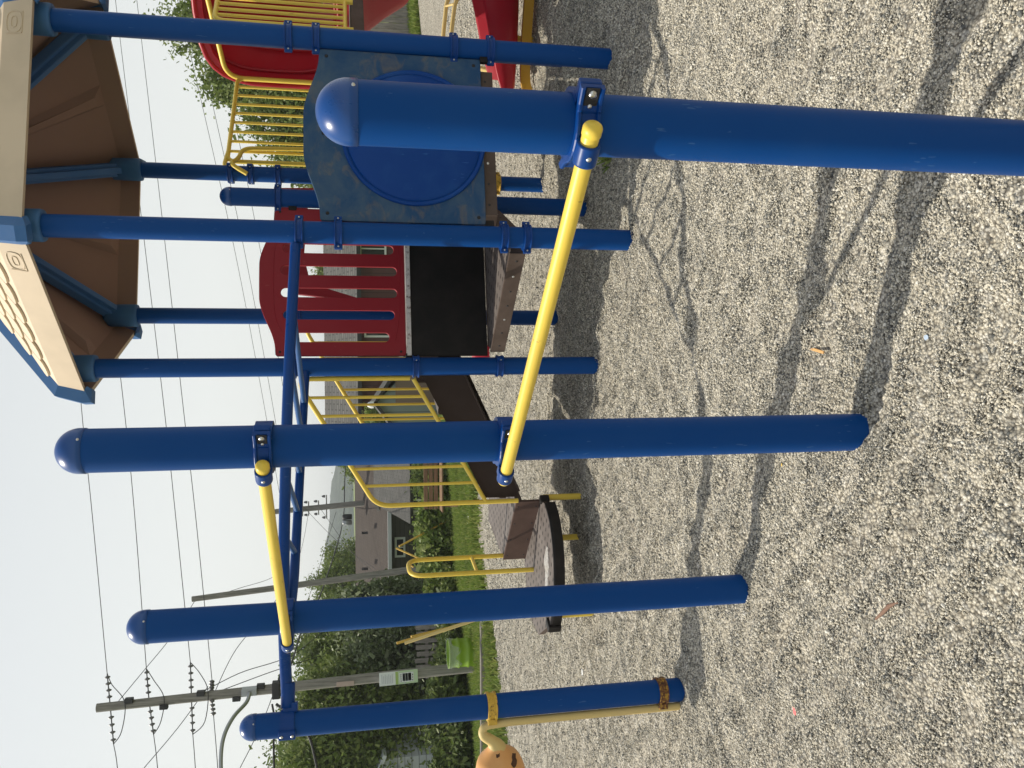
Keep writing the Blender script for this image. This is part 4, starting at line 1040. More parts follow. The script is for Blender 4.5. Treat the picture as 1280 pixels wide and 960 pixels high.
# red-brown sided house with grey roof (centre)
Yc = 34; c0, c1 = at(448, 545, Yc), at(448, 150, Yc); zr = at(405, 400, Yc + 3.6).z
hC = empty('house', ((c0.x + c1.x) / 2, Yc + 3.6, -1.6), 'long house with red-brown siding and a grey shingled roof behind the stairs', 'house', 'houses beyond the lawn')
ze = c0.z
quad_roof('roof', (c0.x, Yc, ze), (c1.x, Yc, ze), (c1.x, Yc + 3.6, zr), (c0.x, Yc + 3.6, zr), .15, M['sh_grey'], hC)
quad_roof('roof', (c1.x, Yc + 7.2, ze), (c0.x, Yc + 7.2, ze), (c0.x, Yc + 3.6, zr - .003), (c1.x, Yc + 3.6, zr - .003), .15, M['sh_grey'], hC)
mb = MB(); mb.box(((c0.x + c1.x) / 2, Yc + 3.6, (ze - 2.2) / 2 - .05), (c1.x - c0.x - .6, 6.4, ze + 2.2 - .1))
for xs in (c0.x + .3, c1.x - .3): mb.add([(xs, Yc + .4, ze - .1), (xs, Yc + 6.8, ze - .1), (xs, Yc + 3.6, zr - .2)], [(0, 1, 2)])
mb.build('wall', M['red_siding'], hC)
MB().box(((c0.x + c1.x) / 2, Yc - .05, ze - .08), (c1.x - c0.x, .1, .16)).build('gutter', M['wire'], hC)
p = at(466, 311, Yc + .38); window(hC, (p.x, Yc + .38, p.z), 1.3, 1.1, Vector((1, 0, 0)), M['white'])
p = at(466, 405, Yc + .38); window(hC, (p.x, Yc + .38, p.z - .2), 1.1, 1.1, Vector((1, 0, 0)), M['white'])
# grey-green gabled shed in front of it
Ys = 27; ap = at(470, 504, Ys); rt = at(504, 468, Ys); lt = at(500, 545, Ys); gzr = -1.75
hD = empty('shed', (ap.x, Ys + 1.5, gzr), 'grey-green gabled shed with a brown door in front of the red-brown house', 'shed')
mb = MB(); pl = [(lt.x + .15, gzr), (rt.x + 1.3, gzr), (rt.x + 1.3, rt.z - .55), (rt.x, rt.z), (ap.x, ap.z), (lt.x + .15, lt.z)]
mb.prism(pl, 0, 3, 0, lambda p: Vector((p.x, Ys + p.z, p.y))); mb.build('wall', M['grey_siding'], hD)
ridge_r = Vector((rt.x + 1.4, 0, rt.z - .6))
for a, b in (((ap.x, ap.z), (rt.x + 1.4, rt.z - .62)), ((ap.x, ap.z), (lt.x - .25, lt.z - .22))):
    A_ = Vector((a[0], Ys - .25, a[1] + .09)); B_ = Vector((b[0], Ys - .25, b[1] + .09)); quad_roof('roof', B_, A_, A_ + Vector((0, 3.5, 0)), B_ + Vector((0, 3.5, 0)), .10, M['sh_dark'], hD)
p = at(508, 494, Ys - .01); MB().box((p.x + .2, Ys - .02, (p.z + .35 + gzr) / 2), (.95, .05, p.z + .35 - gzr)).build('door', plain('brown_door_paint', (.17, .115, .085), .6), hD)
p = at(463, 506, Ys - .3)
MB().tube([(ap.x, Ys - .1, ap.z + .05), (p.x, Ys - .3, p.z)], .02, 8).lathe([(.11, -.10), (.11, .0), (.05, .1), (.001, .1)], p, (0, 0, 1), seg=12).build('outdoor_lamp', M['white'], hD)
# pale shed roof peeping from the trees at far left
Yw = 21; p0, p1 = at(479, 943, Yw), at(470, 990, Yw)
hE = empty('shed', (p0.x - 1.4, Yw + 1.2, GL), 'pale grey shed almost hidden by the big trees at the far left', 'shed')
mb = MB(); pl = [(p0.x - 2.6, GL), (p0.x - .12, GL), (p0.x - .12, p0.z - .02), (p0.x - 1.36, p0.z + .52), (p0.x - 2.6, p0.z - .02)]
mb.prism(pl, 0, 2.4, 0, lambda p: Vector((p.x, Yw + p.z, p.y))); mb.build('wall', M['pale_siding'], hE)
for s in (1, -1):
    A_ = Vector((p0.x - 1.36, Yw - .15, p0.z + .62)); B_ = A_ + Vector((s * 1.40, 0, -.62)); quad_roof('roof', B_, A_, A_ + Vector((0, 2.7, 0)), B_ + Vector((0, 2.7, 0)), .09, M['offwhite'], hE)

# ---- trees
def crown_pts(n, cen, rad, nclump, sd, shell=.55, csz=.34):
    r = np.random.default_rng(sd); d = r.normal(size=(nclump, 3)); d /= np.linalg.norm(d, axis=1)[:, None]
    cl = d * (r.uniform(shell, 1.0, (nclump, 1))) * np.array(rad); w = r.uniform(.5, 1.4, nclump)
    i = r.choice(nclump, n, p=w / w.sum()); q = r.normal(size=(n, 3)) * np.array(rad) * csz * .55 * (w[i] ** .6)[:, None]
    return np.array(cen) + cl[i] + q, r
def tree(name, x, y, h, rad, label, mat, n=9000, leaf=.06, sd=1, base=.3, nclump=60, group='trees around the playground', zg=None, tr=.16):
    z0 = float(lawn_z(x, y)) if zg is None else zg
    t = empty(name, (x, y, z0), label, 'tree', group); cen = (x, y, z0 + h - rad[2]); r_ = random.Random(sd)
    C, rg = crown_pts(int(n * 2.7), cen, rad, nclump, sd, .5, .30); C = C[C[:, 2] > z0 + base]; leaf = min(leaf, .049)
    m_ = len(C); a = rg.normal(size=(m_, 3)); a /= np.linalg.norm(a, axis=1)[:, None]; b = rg.normal(size=(m_, 3)); b -= (b * a).sum(1)[:, None] * a; b /= np.linalg.norm(b, axis=1)[:, None]
    s = leaf * np.exp(rg.normal(0, .3, m_))[:, None]; quads_obj('crown', C, a * s * .6, b * s, mat, t)
    mb = MB(); top = Vector((x, y, cen[2] + rad[2] * .5)); p0 = Vector((x, y, z0 - .2)); pts = [p0.lerp(top, f) + Vector((r_.uniform(-.1, .1), r_.uniform(-.1, .1), 0)) * (f > 0) for f in (0, .25, .5, .75, 1)]
    mb.tube(pts, [tr, tr * .8, tr * .6, tr * .4, tr * .15], 10)
    for k_ in range(7):
        f = r_.uniform(.3, .8); s_ = p0.lerp(top, f); an = r_.uniform(0, 6.28); e_ = Vector(cen) + Vector((math.cos(an) * rad[0] * .75, math.sin(an) * rad[1] * .75, r_.uniform(-.2, .6) * rad[2]))
        mb.tube([s_, s_.lerp(e_, .5) + Vector((0, 0, .15)), e_], [tr * .4, tr * .25, tr * .08], 7)
    mb.build('trunk', M['bark'], t); return t
def tree_at(px_top, py, Y, rad, label, mat, **kw):
    p = at(px_top, py, Y); z0 = float(lawn_z(p.x, Y)); return tree(kw.pop('name', 'leafy_tree'), p.x, Y, p.z - z0, rad, label, mat, **kw)
tree_at(372, 802, 27, (1.6, 1.6, 2.1), 'dark leafy tree behind the pale leaning yellow frame', M['leaf_dark'], sd=11, n=15000, base=.1)
tree_at(388, 845, 25.5, (1.5, 1.5, 2.0), 'broad leafy tree directly behind the signed utility pole', M['leaf'], sd=12, n=14000, base=.1)
tree_at(350, 915, 23.5, (1.55, 1.4, 2.1), 'large green tree right behind the post with the orange pod', M['leaf'], sd=13, n=15000, base=.1)
tree_at(350, 985, 22, (1.6, 1.4, 2.1), 'green tree at the far left edge with the pale shed in its leaves', M['leaf'], sd=14, n=13000, base=.1)
tree_at(400, 812, 30, (1.7, 1.5, 2.3), 'deep green tree standing back between two larger trees', M['leaf_dark'], sd=15, n=11000, base=.1)
tree_at(392, 735, 46, (1.6, 1.4, 2.0), 'small tree rising behind the brown roof by the second utility pole', M['leaf'], sd=16, n=9000)
tree_at(405, 715, 48, (2.0, 1.5, 1.5), 'low tree crown showing over the ridge of the brown roof', M['leaf'], sd=17, n=6000)
tree_at(345, 960, 32, (2.2, 1.6, 2.6), 'tall dark tree farthest back at the left edge', M['leaf_dark'], sd=18, n=8000)
tree_at(440, 800, 24, (1.4, 1.2, 1.4), 'bushy pale-leaved tree low behind the green barrel', M['leaf_pale'], sd=19, n=9000, base=.05, leaf=.07)
tree_at(430, 766, 24.5, (.8, .8, 1.4), 'bushy pale-leaved tree left of the brown-roofed house', M['leaf_pale'], sd=20, n=7000, base=.05, leaf=.07)
tree_at(226, 20, 27, (1.5, 1.5, 2.4), 'tall green tree behind the red slide hood', M['leaf'], sd=21, n=15000, leaf=.1, zg=None)
tree_at(262, 95, 27, (1.0, 1.2, 2.2), 'green tree behind the yellow bridge railing', M['leaf'], sd=22, n=12000, leaf=.09)
tree_at(318, 150, 26, (1.2, 1.2, 1.9), 'lower green tree left of the tree behind the bridge railing', M['leaf'], sd=23, n=9000)
tree_at(352, 205, 28, (.9, 1.0, 1.7), 'small tree between the two rear roof posts', M['leaf'], sd=24, n=6000)
tree_at(398, 352, 42, (1.3, 1.0, 1.4), 'tree top over the grey roof seen through the barrier slots', M['leaf'], sd=25, n=5000)
tree_at(455, 524, 31.5, (.6, .6, 1.0), 'small bright green tree beside the gabled shed', M['shrub_leaf'], sd=26, n=3500, leaf=.06)
tree_at(420, 470, 45, (1.0, .9, 1.2), 'distant tree top over the grey roof by the railing', M['leaf'], sd=27, n=3000)
tree_at(420, 572, 46, (1.4, .9, 1.6), 'distant green tree between the two roofs', M['leaf'], sd=28, n=4500)
def shrub(px, py, Y, rad, label, mat, sd, n=4000, leaf=.05):
    p = at(px, py, Y); z0 = float(lawn_z(p.x, Y)); h = p.z - z0; t = empty('shrub', (p.x, Y, z0), label, 'shrub', 'shrubs along the lawn')
    C, rg = crown_pts(n, (p.x, Y, z0 + h * .5), (rad[0], rad[1], h * .5), 22, sd, .3, .42); C = C[C[:, 2] > z0 + .02]; m_ = len(C)
    a = rg.normal(size=(m_, 3)); a /= np.linalg.norm(a, axis=1)[:, None]; b = rg.normal(size=(m_, 3)); b -= (b * a).sum(1)[:, None] * a; b /= np.linalg.norm(b, axis=1)[:, None]
    s = leaf * np.exp(rg.normal(0, .3, m_))[:, None]; quads_obj('foliage', C, a * s * .6, b * s, mat, t)
    mb = MB()
    for k_ in range(6): an = k_ * 1.05; mb.tube([(p.x, Y, z0 - .05), (p.x + math.cos(an) * rad[0] * .5, Y + math.sin(an) * rad[1] * .5, z0 + h * .7)], [.02, .008], 6)
    mb.build('stems', M['bark'], t)
shrub(512, 595, 22.5, (.62, .6), 'dark green shrub behind the wooden bench', M['leaf_dark'], 31)
shrub(518, 640, 22.0, (.60, .6), 'bright green shrub between the stair newel and the loop handrail', M['shrub_leaf'], 32, 5000)
shrub(522, 672, 22.2, (.60, .6), 'bright green shrub crossed by the yellow swing frame', M['shrub_leaf'], 33, 5000)
shrub(527, 702, 22.4, (.62, .6), 'green shrub behind the yellow loop handrail', M['shrub_leaf'], 34, 5000)
shrub(535, 735, 22.5, (.6, .5), 'green shrub hidden by the third thick blue post', M['shrub_leaf'], 35)
shrub(532, 565, 23, (.5, .5), 'dark shrub hidden by the second thick blue post', M['leaf_dark'], 36)
shrub(540, 845, 20.5, (.9, .6), 'dark undergrowth bush right of the signed pole', M['leaf_dark'], 37, 6000)
shrub(535, 890, 20, (1.0, .6), 'dark undergrowth bush below the far left trees', M['leaf_dark'], 38, 6000)
shrub(535, 950, 19.5, (1.0, .6), 'dark undergrowth bush at the left edge', M['leaf_dark'], 39, 6000)
shrub(545, 770, 21, (.7, .6), 'dark undergrowth bush behind the leaning yellow frame', M['leaf_dark'], 40, 5000)

# ---- wooden fence far right, grey fence panel in the trees
Yf = 20.5; f0 = at(522, 30, Yf); fen = empty('board_fence', (f0.x, Yf, float(lawn_z(f0.x, Yf))), 'weathered grey vertical board fence at the right behind the red slide', 'fence')
mb = MB(); xx = f0.x - 1.6
while xx < f0.x + 9:
    zg = float(lawn_z(xx, Yf)); mb.box((xx, Yf + random.uniform(-.01, .01), zg + .78), (.135, .022, 1.5 + random.uniform(-.03, .03))); xx += .15
mb.build('boards', M['greywood'], fen)
mb = MB()
for z in (.35, 1.25): mb.box((f0.x + 3.7, Yf + .05, float(lawn_z(f0.x + 3.7, Yf)) + z), (10.6, .05, .09))
mb.build('rails', M['greywood'], fen)
Yp = 22.5; p = at(538, 800, Yp); pf = empty('pallet_fence', (p.x, Yp, float(lawn_z(p.x, Yp))), 'short grey fence of narrow boards half hidden under the trees behind the barrel', 'fence')
mb = MB()
for k_ in range(11): mb.box((p.x - .9 + k_ * .18, Yp, p.z - .1), (.12, .03, .95 + .05 * (k_ % 3)))
mb.build('boards', M['greywood'], pf); MB().box((p.x, Yp + .04, p.z + .1), (2.1, .05, .08)).box((p.x, Yp + .04, p.z - .35), (2.1, .05, .08)).build('rails', M['greywood'], pf)

# ---- barrel with bag
Yb = 17.35; p = at(598, 814, Yb); zb = float(lawn_z(p.x, Yb)); bar = empty('barrel', (p.x, Yb, zb), 'lime green steel barrel bin with a clear bag liner beside the signed utility pole', 'barrel')
H_ = at(560, 814, Yb).z - zb; r_ = .29; pr = [(r_ * .96, 0), (r_, .02)]
for f in (.33, .66): pr += [(r_, H_ * f - .03), (r_ + .022, H_ * f), (r_, H_ * f + .03)]
pr += [(r_, H_ - .03), (r_ + .012, H_ - .015), (r_ + .012, H_), (r_ - .015, H_), (r_ - .02, .05)]
MB().lathe(pr, (p.x, Yb, zb), seg=28).build('drum', M['barrel'], bar)
mb = MB(); vs = []; nS = 40
for row, (z, f) in enumerate(((H_ + .015, 1.07), (H_ - .02, 1.06), (H_ - .06, 1.05), (H_ - .14, 1.05))):
    for k_ in range(nS): a = 6.283 * k_ / nS; rr2 = r_ * f + .012 * math.sin(k_ * 2.7 + row) ; vs.append((p.x + rr2 * math.cos(a), Yb + rr2 * math.sin(a), zb + z + (.08 * math.sin(k_ * .9) + .07 * math.sin(k_ * .31 + 2) if row == 3 else 0)))
mb.add(vs, [(i * nS + k_, i * nS + (k_ + 1) % nS, (i + 1) * nS + (k_ + 1) % nS, (i + 1) * nS + k_) for i in range(3) for k_ in range(nS)], 0, True); mb.build('bag_liner', M['bag'], bar)

# ---- bench
Yq = 18.2; p = at(558, 600, Yq); zb = float(lawn_z(p.x, Yq)); be = empty('park_bench', (p.x, Yq, zb), 'brown slatted wooden bench on the lawn seen behind the stair railing', 'bench')
rot0 = Matrix.Identity(3); mb = MB()
for k_ in range(3): mb.bbox((p.x, Yq + .28 + .03 * k_, zb + .52 + .11 * k_), (1.35, .03, .09), None, 0, .006)
mb.build('backrest', M['benchwood'], be); mb = MB()
for k_ in range(4): mb.bbox((p.x, Yq - .2 + .12 * k_, zb + .43), (1.35, .10, .035), None, 0, .006)
mb.build('seat', M['benchwood'], be)
for s in (-.55, .55):
    MB().tube([(p.x + s, Yq - .2, zb - .05), (p.x + s, Yq - .18, zb + .41), (p.x + s, Yq + .22, zb + .41), (p.x + s, Yq + .36, zb + .82)], .022, 8).tube([(p.x + s, Yq + .25, zb + .41), (p.x + s, Yq + .3, zb - .05)], .022, 8).build('leg', M['benchwood'], be)

# ---- swing frames
def swing(pairs, Y, label):
    p = at(*pairs[0][0], Y); z = float(lawn_z(p.x, Y)); t = empty('swing_frame', (p.x, Y, z), label, 'swing frame', 'old yellow swing frames on the lawn')
    for i, (a, b, ya, yb, rr2, mt) in enumerate(pairs): MB().tube([at(a[0], a[1], ya), at(b[0], b[1], yb)], rr2, 10).build('leg', mt, t)
    return t
swing([((506, 804), (606, 771), 15.9, 15.5, .030, M['pale_yellow']), ((496, 804), (590, 776), 16.6, 16.9, .026, M['sw_yellow']), ((514, 796), (585, 779), 17.0, 17.4, .026, M['sw_yellow'])], 16, 'yellow swing frame with a pale near leg leaning beside the green barrel')
swing([((495, 685), (531, 701), 21.2, 20.9, .024, M['sw_yellow']), ((499, 683), (570, 645), 21.3, 21.9, .026, M['sw_yellow']), ((509, 704), (517, 709), 21.6, 21.5, .022, M['sw_yellow'])], 21, 'yellow inverted-V swing frame among the shrubs in front of the dark house')

# ---- utility poles
def pole_thing(bpx, tpx, Y, r0_, r1_, label, Yt=None):
    a, b = at(*bpx, Y), at(*tpx, Y if Yt is None else Yt); z = float(lawn_z(a.x, Y)); t = empty('utility_pole', (a.x, Y, z), label, 'utility pole', 'wooden utility poles')
    a2 = a + (a - b).normalized() * max(0.2, a.z - z + .3)
    MB().tube([a2, a2.lerp(b, .5), b], [r0_, (r0_ + r1_) / 2, r1_], 16).build('shaft', M['pole'], t); return t, a, b
def on(a, b, px):  # point of the pole at photograph height px
    t = (px - 0.0); best = min((abs(px - proj_x(a.lerp(b, f / 400))), f / 400) for f in range(401)); return a.lerp(b, best[1])
def proj_x(P):
    v = P - Vector((0, 0, CAM_H)); return 640 + FPX * v.dot(AD) / v.dot(AF)
def insulator_string(a, b, parent):
    mb = MB(); d_ = b - a; n_ = 4
    mb.tube([a, b], .012, 6, mi=1)
    for k_ in range(n_): mb.lathe([(.012, -.035), (.05, -.02), (.055, .0), (.02, .02), (.012, .035)], a.lerp(b, .30 + .6 * k_ / (n_ - 1)), d_, seg=10)
    mb.build('insulator', [M['porcelain'], M['wire']], parent)
def wire_curve(pts, r, parent=None, name='jumper_wire'):
    mb = MB(); mb.tube(smooth_poly([tuple(p) for p in pts], 5, False), r, 5); return mb.build(name, M['wire'], parent)
YP = 17.85
pole1, pa, pb = pole_thing((597, 833), (121, 885), YP, .118, .085, 'tall wooden utility pole with insulators, lamp arm and two posted signs beside the barrel')
WR = {}
for px, (ry, ly) in {0: ((134, 842), (142, 930)), 1: ((183, 836), (192, 918)), 2: ((238, 828), (241, 918)), 3: ((265, 850), (267, 895))}.items():
    c = on(pa, pb, {0: 138, 1: 187, 2: 239, 3: 264}[px]); rt_, lt_ = at(*ry, YP + .3), at(*ly, YP - .3)
    insulator_string(c, rt_, pole1); insulator_string(c, lt_, pole1); WR[px] = (rt_, lt_)
    if px < 3: wire_curve([rt_, at(ry[0] + 6 + 3 * px, ry[1] + 14, YP + .25), at(ry[0] + 22, ry[1] + 36, YP - .1), at(ry[0] + 18, ly[1] - 16, YP - .3), lt_], .009, pole1)
for px_, dx_ in ((162, .1), (205, -.1), (252, .09), (296, -.1), (326, .1)):
    c_ = on(pa, pb, px_); MB().bbox(c_ + Vector((dx_, -.05, 0)), (.10, .12, .16), None, 0, .015).build('pole_fitting', M['wire'], pole1)
def sign(px0, px1, py0, py1, label, blocks, mats):
    c = on(pa, pb, (px0 + px1) / 2); ax = (pa - pb).normalized(); xd = Vector((1, 0, 0)); xd = (xd - ax * xd.dot(ax)).normalized(); nv = xd.cross(ax)
    if nv.y > 0: nv = -nv
    h_ = (px1 - px0) / FPX * 18.1; w_ = (py1 - py0) / FPX * 18.1; rot = Matrix((xd, nv, -ax)).transposed()
    mb = MB(); o0 = c + nv * .16; mb.bbox(o0, (w_, .02, h_), rot, 0, .004)
    for (u0, u1, v0, v1, mi) in blocks:
        mb.box(o0 + xd * ((u0 + u1) / 2 - .5) * w_ + (-ax) * (.5 - (v0 + v1) / 2) * h_ + nv * .0125, ((u1 - u0) * w_, .006, (v1 - v0) * h_), rot, mi)
    o = mb.build('posted_sign', mats, pole1); o['label'] = label; return o
grey_t = plain('sign_grey_print', (.42, .46, .48), .6); gr_t = plain('sign_green_print', (.30, .42, .12), .6); bl_t = plain('sign_blue_print', (.24, .38, .62), .6); rd_t = plain('sign_red_print', (.62, .22, .24), .6); sw_ = plain('sign_white_sheet', (.62, .66, .66), .5); sl_g = plain('sign_pale_green', (.42, .55, .36), .5); dk_t = plain('sign_dark_print', (.25, .30, .32), .6)
sign(474, 497, 833, 849, 'white sheet with a green band', [(.02, .98, .84, .98, 1)] + [(.15, .85 - .1 * (i % 2), .12 + .09 * i, .15 + .09 * i, 2) for i in range(7)], [sw_, gr_t, grey_t])
sign(497.5, 521, 831.5, 847.5, 'coloured chart of blue and red blocks on a pale green sheet', [(.14, .86, .05, .78, 5), (.22, .8, .22, .34, 1), (.22, .8, .36, .48, 1), (.22, .8, .50, .66, 2)] + [(.2 + .16 * i, .28 + .16 * i, .1, .16, 3) for i in range(4)] + [(.2 + .2 * i, .3 + .2 * i, .70, .75, 3) for i in range(3)] + [(.0, .16, .3, .36, 4)], [sl_g, bl_t, rd_t, dk_t, grey_t, sw_])
sgm = on(pa, pb, 432); MB().bbox(sgm + Vector((-.02, -.125, 0)), (.10, .02, .36), None, 0, .004).build('pole_tag', plain('pinkish_tag', (.42, .33, .29), .7), pole1)
# lamp arm
c = on(pa, pb, 312); la = [at(312, 866, YP - .2), at(308, 878, YP - .35), at(292, 896, YP - .8), at(280, 920, YP - 1.2), at(276, 950, YP - 1.6), at(278, 1000, YP - 2.2)]
mb = MB(); mb.tube(smooth_poly([tuple(p) for p in la], 6, False), .038, 10); mb.bbox(at(312, 864, YP - .1), (.14, .2, .3), None, 0, .01)
arm = mb.build('lamp_arm', M['galv'], pole1); MB().lathe([(.06, -.3), (.14, -.2), (.16, .1), (.08, .35), (.001, .38)], at(280, 1010, YP - 2.3), (-1, -.3, 0), seg=14).build('lamp_head', M['galv'], arm)
for px in (350, 356): # dark bracket of a cable bundle
    pass
mb = MB(); c = on(pa, pb, 346); mb.bbox(c + Vector((0, -.08, 0)), (.34, .2, .16), None, 0, .02); mb.tube([c, at(352, 838, YP)], .022, 8); mb.tube([c, at(360, 884, YP)], .022, 8); mb.build('cable_bracket', M['wire'], pole1)
mb = MB(); q0 = [at(345, 880, YP - .2), at(362, 892, YP - .3), at(372, 900, YP - .4), at(388, 925, YP - .6), at(398, 968, YP - .9)]
wire_curve(q0, .03, pole1, 'drop_cable'); wire_curve([at(340, 880, YP - .2), at(343, 900, YP - .3), at(342, 930, YP - .5), at(343, 970, YP - .8)], .022, pole1, 'drop_cable')

pole2, p2a, p2b = pole_thing((590, 702), (240, 749), 23.5, .105, .075, 'slim grey wooden utility pole without cross-arms, behind the third thick blue post')
pole3, p3a, p3b = pole_thing((570, 618), (340, 640), 36, .15, .11, 'distant utility pole with cross-arm insulators and a transformer over the brown roof')
for px in (378, 386, 398, 408):
    c = on(p3a, p3b, px); w_ = .30 if px < 400 else .5
    mb = MB(); mb.box(c, (w_ * 2, .05, .045)); 
    for s in (-.9, .9): mb.lathe([(.05, 0), (.06, .06), (.03, .14), (.001, .15)], c + Vector((s * w_, 0, .05)), (0, 0, 1), seg=8, mi=1)
    mb.build('cross_arm', [M['pole'], M['porcelain']], pole3)
for py_, in ((646,), (653,)):
    c = at(434, py_, 35.8); MB().lathe([(.001, -.2), (.11, -.19), (.12, .16), (.07, .2), (.001, .2)], c, (0, 0, 1), seg=14).build('transformer', M['galv'] if py_ > 650 else M['wire'], pole3)

# ---- overhead lines
def line(pts, Ys, r, label, group='overhead power lines'):
    P_ = [at(*p, y) for p, y in zip(pts, Ys)]; mb = MB(); mb.tube(smooth_poly([tuple(p) for p in P_], 6, False), r, 5); o = mb.build('power_line', M['wire']); tag(o, label, 'power line', group); return o
def tension(a, pxs, label, r=.008):
    pts = [a] + [at(*p, y) for p, y in pxs]; mb = MB(); mb.tube(smooth_poly([tuple(p) for p in pts], 6, False), r, 5); tag(mb.build('power_line', M['wire']), label, 'power line', 'overhead power lines')
YE = 30.
def interp_line(a, pts, ny, label):
    tension(a, pts, label)
tension(WR[0][0], [((115, 640), 19.3), ((101, 500), 20.6), ((80, 240), 24), ((62, -120), 30)], 'highest overhead wire running right from the signed utility pole, behind the roof corner')
tension(WR[1][0], [((168, 640), 19.3), ((154, 500), 20.6), ((124, 240), 24), ((92, -120), 30)], 'second overhead wire from the top running right from the signed utility pole')
tension(WR[2][0], [((219, 640), 19.3), ((204, 500), 20.6), ((173, 240), 24), ((130, -120), 30)], 'third overhead wire from the top running right under the roof edge')
tension(WR[3][0], [((244, 640), 19.3), ((228, 500), 20.6), ((199, 240), 24), ((157, -120), 30)], 'fourth overhead wire from the top running right under the roof edge')
for k_, (px, lab) in enumerate(((148, 'topmost'), (198, 'second'), (245, 'third'), (273, 'fourth'))):
    ly = WR[k_][1]; tension(ly, [((px, 975), YP - 1.2), ((px + 8, 1150), YP - 3)], '%s wire leaving the signed utility pole toward the left edge' % lab)
for (e0_, e1_, lab) in (((352, 632), (222, 0), 'upper'), ((362, 632), (236, 0), 'middle'), ((376, 632), (262, 0), 'lower')):
    mid_ = ((e0_[0] * .45 + e1_[0] * .55) + 7, 285)
    line([e0_, (e0_[0] * .75 + e1_[0] * .25 + 4, 470), mid_, e1_, (e1_[0] - 30, -120)], [36, 34, 32, 29, 28], .009, '%s of three thin wires rising right from the distant utility pole' % lab)
c1_ = on(pa, pb, 143)
tension(c1_, [((180, 838), 19.5), ((215, 795), 21.2), ((243, 752), 23.4)], 'thin guy wire from the top of the signed pole down to the slim pole', .008)
tension(on(pa, pb, 267), [((290, 820), 19), ((312, 790), 20.5), ((352, 742), 23)], 'guy wire slanting right between the signed pole and the slim pole', .008)
tension(at(263, 747, 23.5), [((300, 735), 26), ((340, 722), 30), ((372, 700), 33), ((386, 640), 36)], 'thin wire from the slim pole to the distant pole', .008)
tension(on(pa, pb, 240), [((298, 842), 18.4), ((345, 827), 19), ((372, 815), 20), ((420, 775), 24)], 'guy wire with a white insulator below the signed pole top', .009)
tension(on(pa, pb, 258), [((330, 843), 18.6), ((360, 833), 19.2), ((400, 820), 20)], 'second guy wire falling right from the signed pole', .009)
tension(on(pa, pb, 348), [((364, 830), 19), ((380, 780), 22), ((402, 740), 25), ((428, 655), 36), ((431, 600), 40), ((434, 520), 48)], 'thick black cable sagging from the signed pole past the distant transformer', .022)
tension(at(378, 632, 36), [((420, 675), 34), ((470, 712), 31)], 'thin service wire falling left from the distant pole over the brown roof', .008)
tension(at(398, 632, 36), [((440, 690), 35), ((486, 730), 33)], 'service wire reaching the gutter of the brown-roofed house', .008)
for (l0, l1, lab) in (((365, 800), (420, 640), 'faint high wire crossing the hill'), ((300, 960), (345, 858), 'loose wire at the left edge under the lamp arm'), ((180, 960), (260, 858), 'slanting guy wire left of the signed pole')):
    line([l0, ((l0[0] + l1[0]) / 2 + 3, (l0[1] + l1[1]) / 2), l1], [18, 18.2, 18.5] if l0[1] > 900 else [24, 30, 36], .008, lab)

# ---- small things lying about
def litter(name, px, py, w, h, t, mat, label, rot, cat, Y=None):
    d_ = AX * ((480 - py) / FPX) + AD * ((px - 640) / FPX) + AF; p = Vector((0, 0, CAM_H)); s = .5
    for _ in range(4000):
        q = p + d_ * s
        if q.z < (gz(q.x, q.y) if q.y < float(edge_y(q.x)) else float(lawn_z(q.x, q.y))): break
        s *= 1.002
    r_ = random.Random(int(px)); pl = [(w * (.5 + r_.uniform(-.12, .12)) * math.cos(a) * 1.0, h * (.5 + r_.uniform(-.12, .12)) * math.sin(a)) for a in [6.283 * i / 9 for i in range(9)]]
    rm = Matrix.Rotation(rot, 3, 'Z') @ Matrix.Rotation(.12, 3, 'X'); mb = MB(); mb.prism(pl, 0.006, 0.006 + t, 0, lambda v: q + rm @ Vector((v.x, v.y, v.z + v.x * v.x * 2.5)))
    o = mb.build(name, mat); tag(o, label, cat); return o, q
d_o, q = litter('wood_stick', 1022, 437, .001, .001, .001, M['dark'], 'tmp', 0, 'stick'); bpy.data.objects.remove(d_o)
mb = MB(); dv = Vector((-.2, -.97, .04)).normalized(); mb.bbox(q + Vector((0, 0, .013)), (.135, .011, .006), dv.to_track_quat('X', 'Z').to_matrix(), 0, .002); tag(mb.build('wood_stick', plain('pale_wood', (.62, .36, .14), .7)), 'small flat orange-tan wooden stick lying on the gravel', 'stick')
d_o, q = litter('twig', 1112, 762, .001, .001, .001, M['dark'], 'tmp', 0, 'twig'); bpy.data.objects.remove(d_o)
MB().tube([q + Vector((-.045, .055, .012)), q + Vector((-.012, .01, .018)), q + Vector((.018, -.02, .016)), q + Vector((.04, -.06, .012))], [.004, .0065, .0075, .003], 8).build('twig', plain('dry_bark', (.20, .12, .085), .9)); tag(bpy.data.objects['twig'], 'curved dry brown twig lying on the gravel in the foreground', 'twig')
litter('paper_scrap', 995, 888, .035, .018, .003, plain('pink_plastic', (.75, .17, .17), .5), 'bright pink scrap lying on the gravel at lower left', .4, 'litter')
litter('paper_scrap', 1160, 422, .02, .014, .002, plain('pale_blue_plastic', (.45, .55, .68), .5), 'tiny pale blue scrap on the foreground gravel', .9, 'litter')
litter('paper_scrap', 729, 840, .05, .03, .004, M['white'], 'small white scrap on the gravel between the left posts', .2, 'litter')
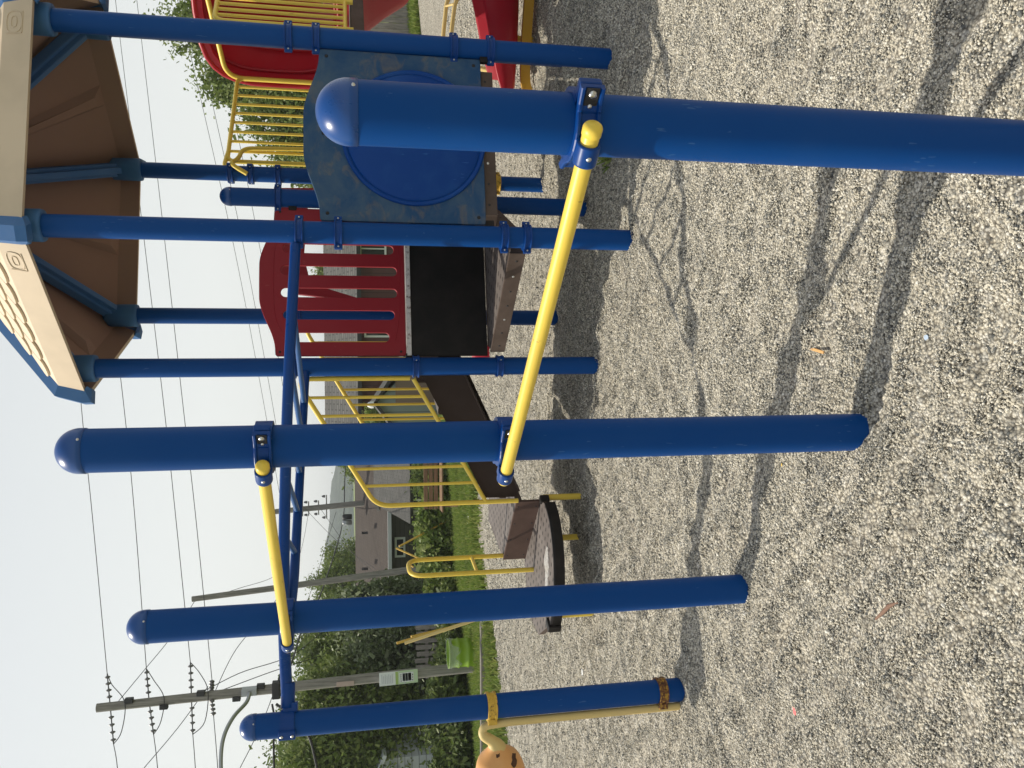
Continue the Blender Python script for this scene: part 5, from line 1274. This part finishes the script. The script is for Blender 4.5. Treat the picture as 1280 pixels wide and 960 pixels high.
litter('paper_scrap', 588, 643, .16, .12, .03, M['white'], 'white scrap on the lawn nearer the stair newel', .2, 'litter')
litter('paper_scrap', 588, 657, .15, .10, .03, M['white'], 'white scrap on the lawn nearer the loop handrail', .8, 'litter')
litter('leaf_scrap', 979, 581, .014, .008, .002, plain('yellow_leaf', (.72, .5, .12), .6), 'tiny yellow leaf beside the shadow left of the second post', .2, 'leaf')
# tuft of weed
d_o, q = litter('weed', 765, 193, .001, .001, .001, M['dark'], 'tmp', 0, 'weed'); bpy.data.objects.remove(d_o)
n = 70; a = rng.uniform(0, 6.28, n); C = np.stack([q.x + rng.normal(0, .05, n), q.y + rng.normal(0, .03, n), q.z + .02 + rng.uniform(0, .05, n)], 1)
U = np.stack([np.cos(a), np.sin(a), 0 * a], 1) * .008; Vv = np.stack([np.cos(a) * .02, np.sin(a) * .02, rng.uniform(.01, .04, n)], 1)
w_ = quads_obj('weed', C, U, Vv, M['shrub_leaf']); tag(w_, 'small green weed growing in the shaded gravel beside the nearest post', 'weed')
# small red play piece beyond the stairs
d_o, q = litter('tmp', 612, 440, .001, .001, .001, M['dark'], 'tmp', 0, 'x'); bpy.data.objects.remove(d_o)
MB().lathe([(.001, 0), (.08, 0), (.10, .03), (.10, .20), (.08, .25), (.001, .26)], q - Vector((0, 0, .01)), (0, 0, 1), seg=20).build('play_bollard', M['red_slide'])
tag(bpy.data.objects['play_bollard'], 'small rounded red plastic piece standing on the gravel behind the stairs', 'play piece')

# ------------------------------------------------------------------ haze
HZ = 0.0007
k = bpy.data.materials.new('haze_air'); k.use_nodes = True; t = k.node_tree; t.nodes.clear()
ou = t.nodes.new('ShaderNodeOutputMaterial'); pv = t.nodes.new('ShaderNodeVolumePrincipled'); pv.inputs['Color'].default_value = (.86, .91, .95, 1); pv.inputs['Density'].default_value = HZ; pv.inputs['Anisotropy'].default_value = .3
t.links.new(pv.outputs[0], ou.inputs['Volume'])
hb = MB().box((0, 0, 10), (7000, 7000, 52)).build('haze', k); tag(hb, 'thin pale summer haze in the air', 'haze', kind='stuff')
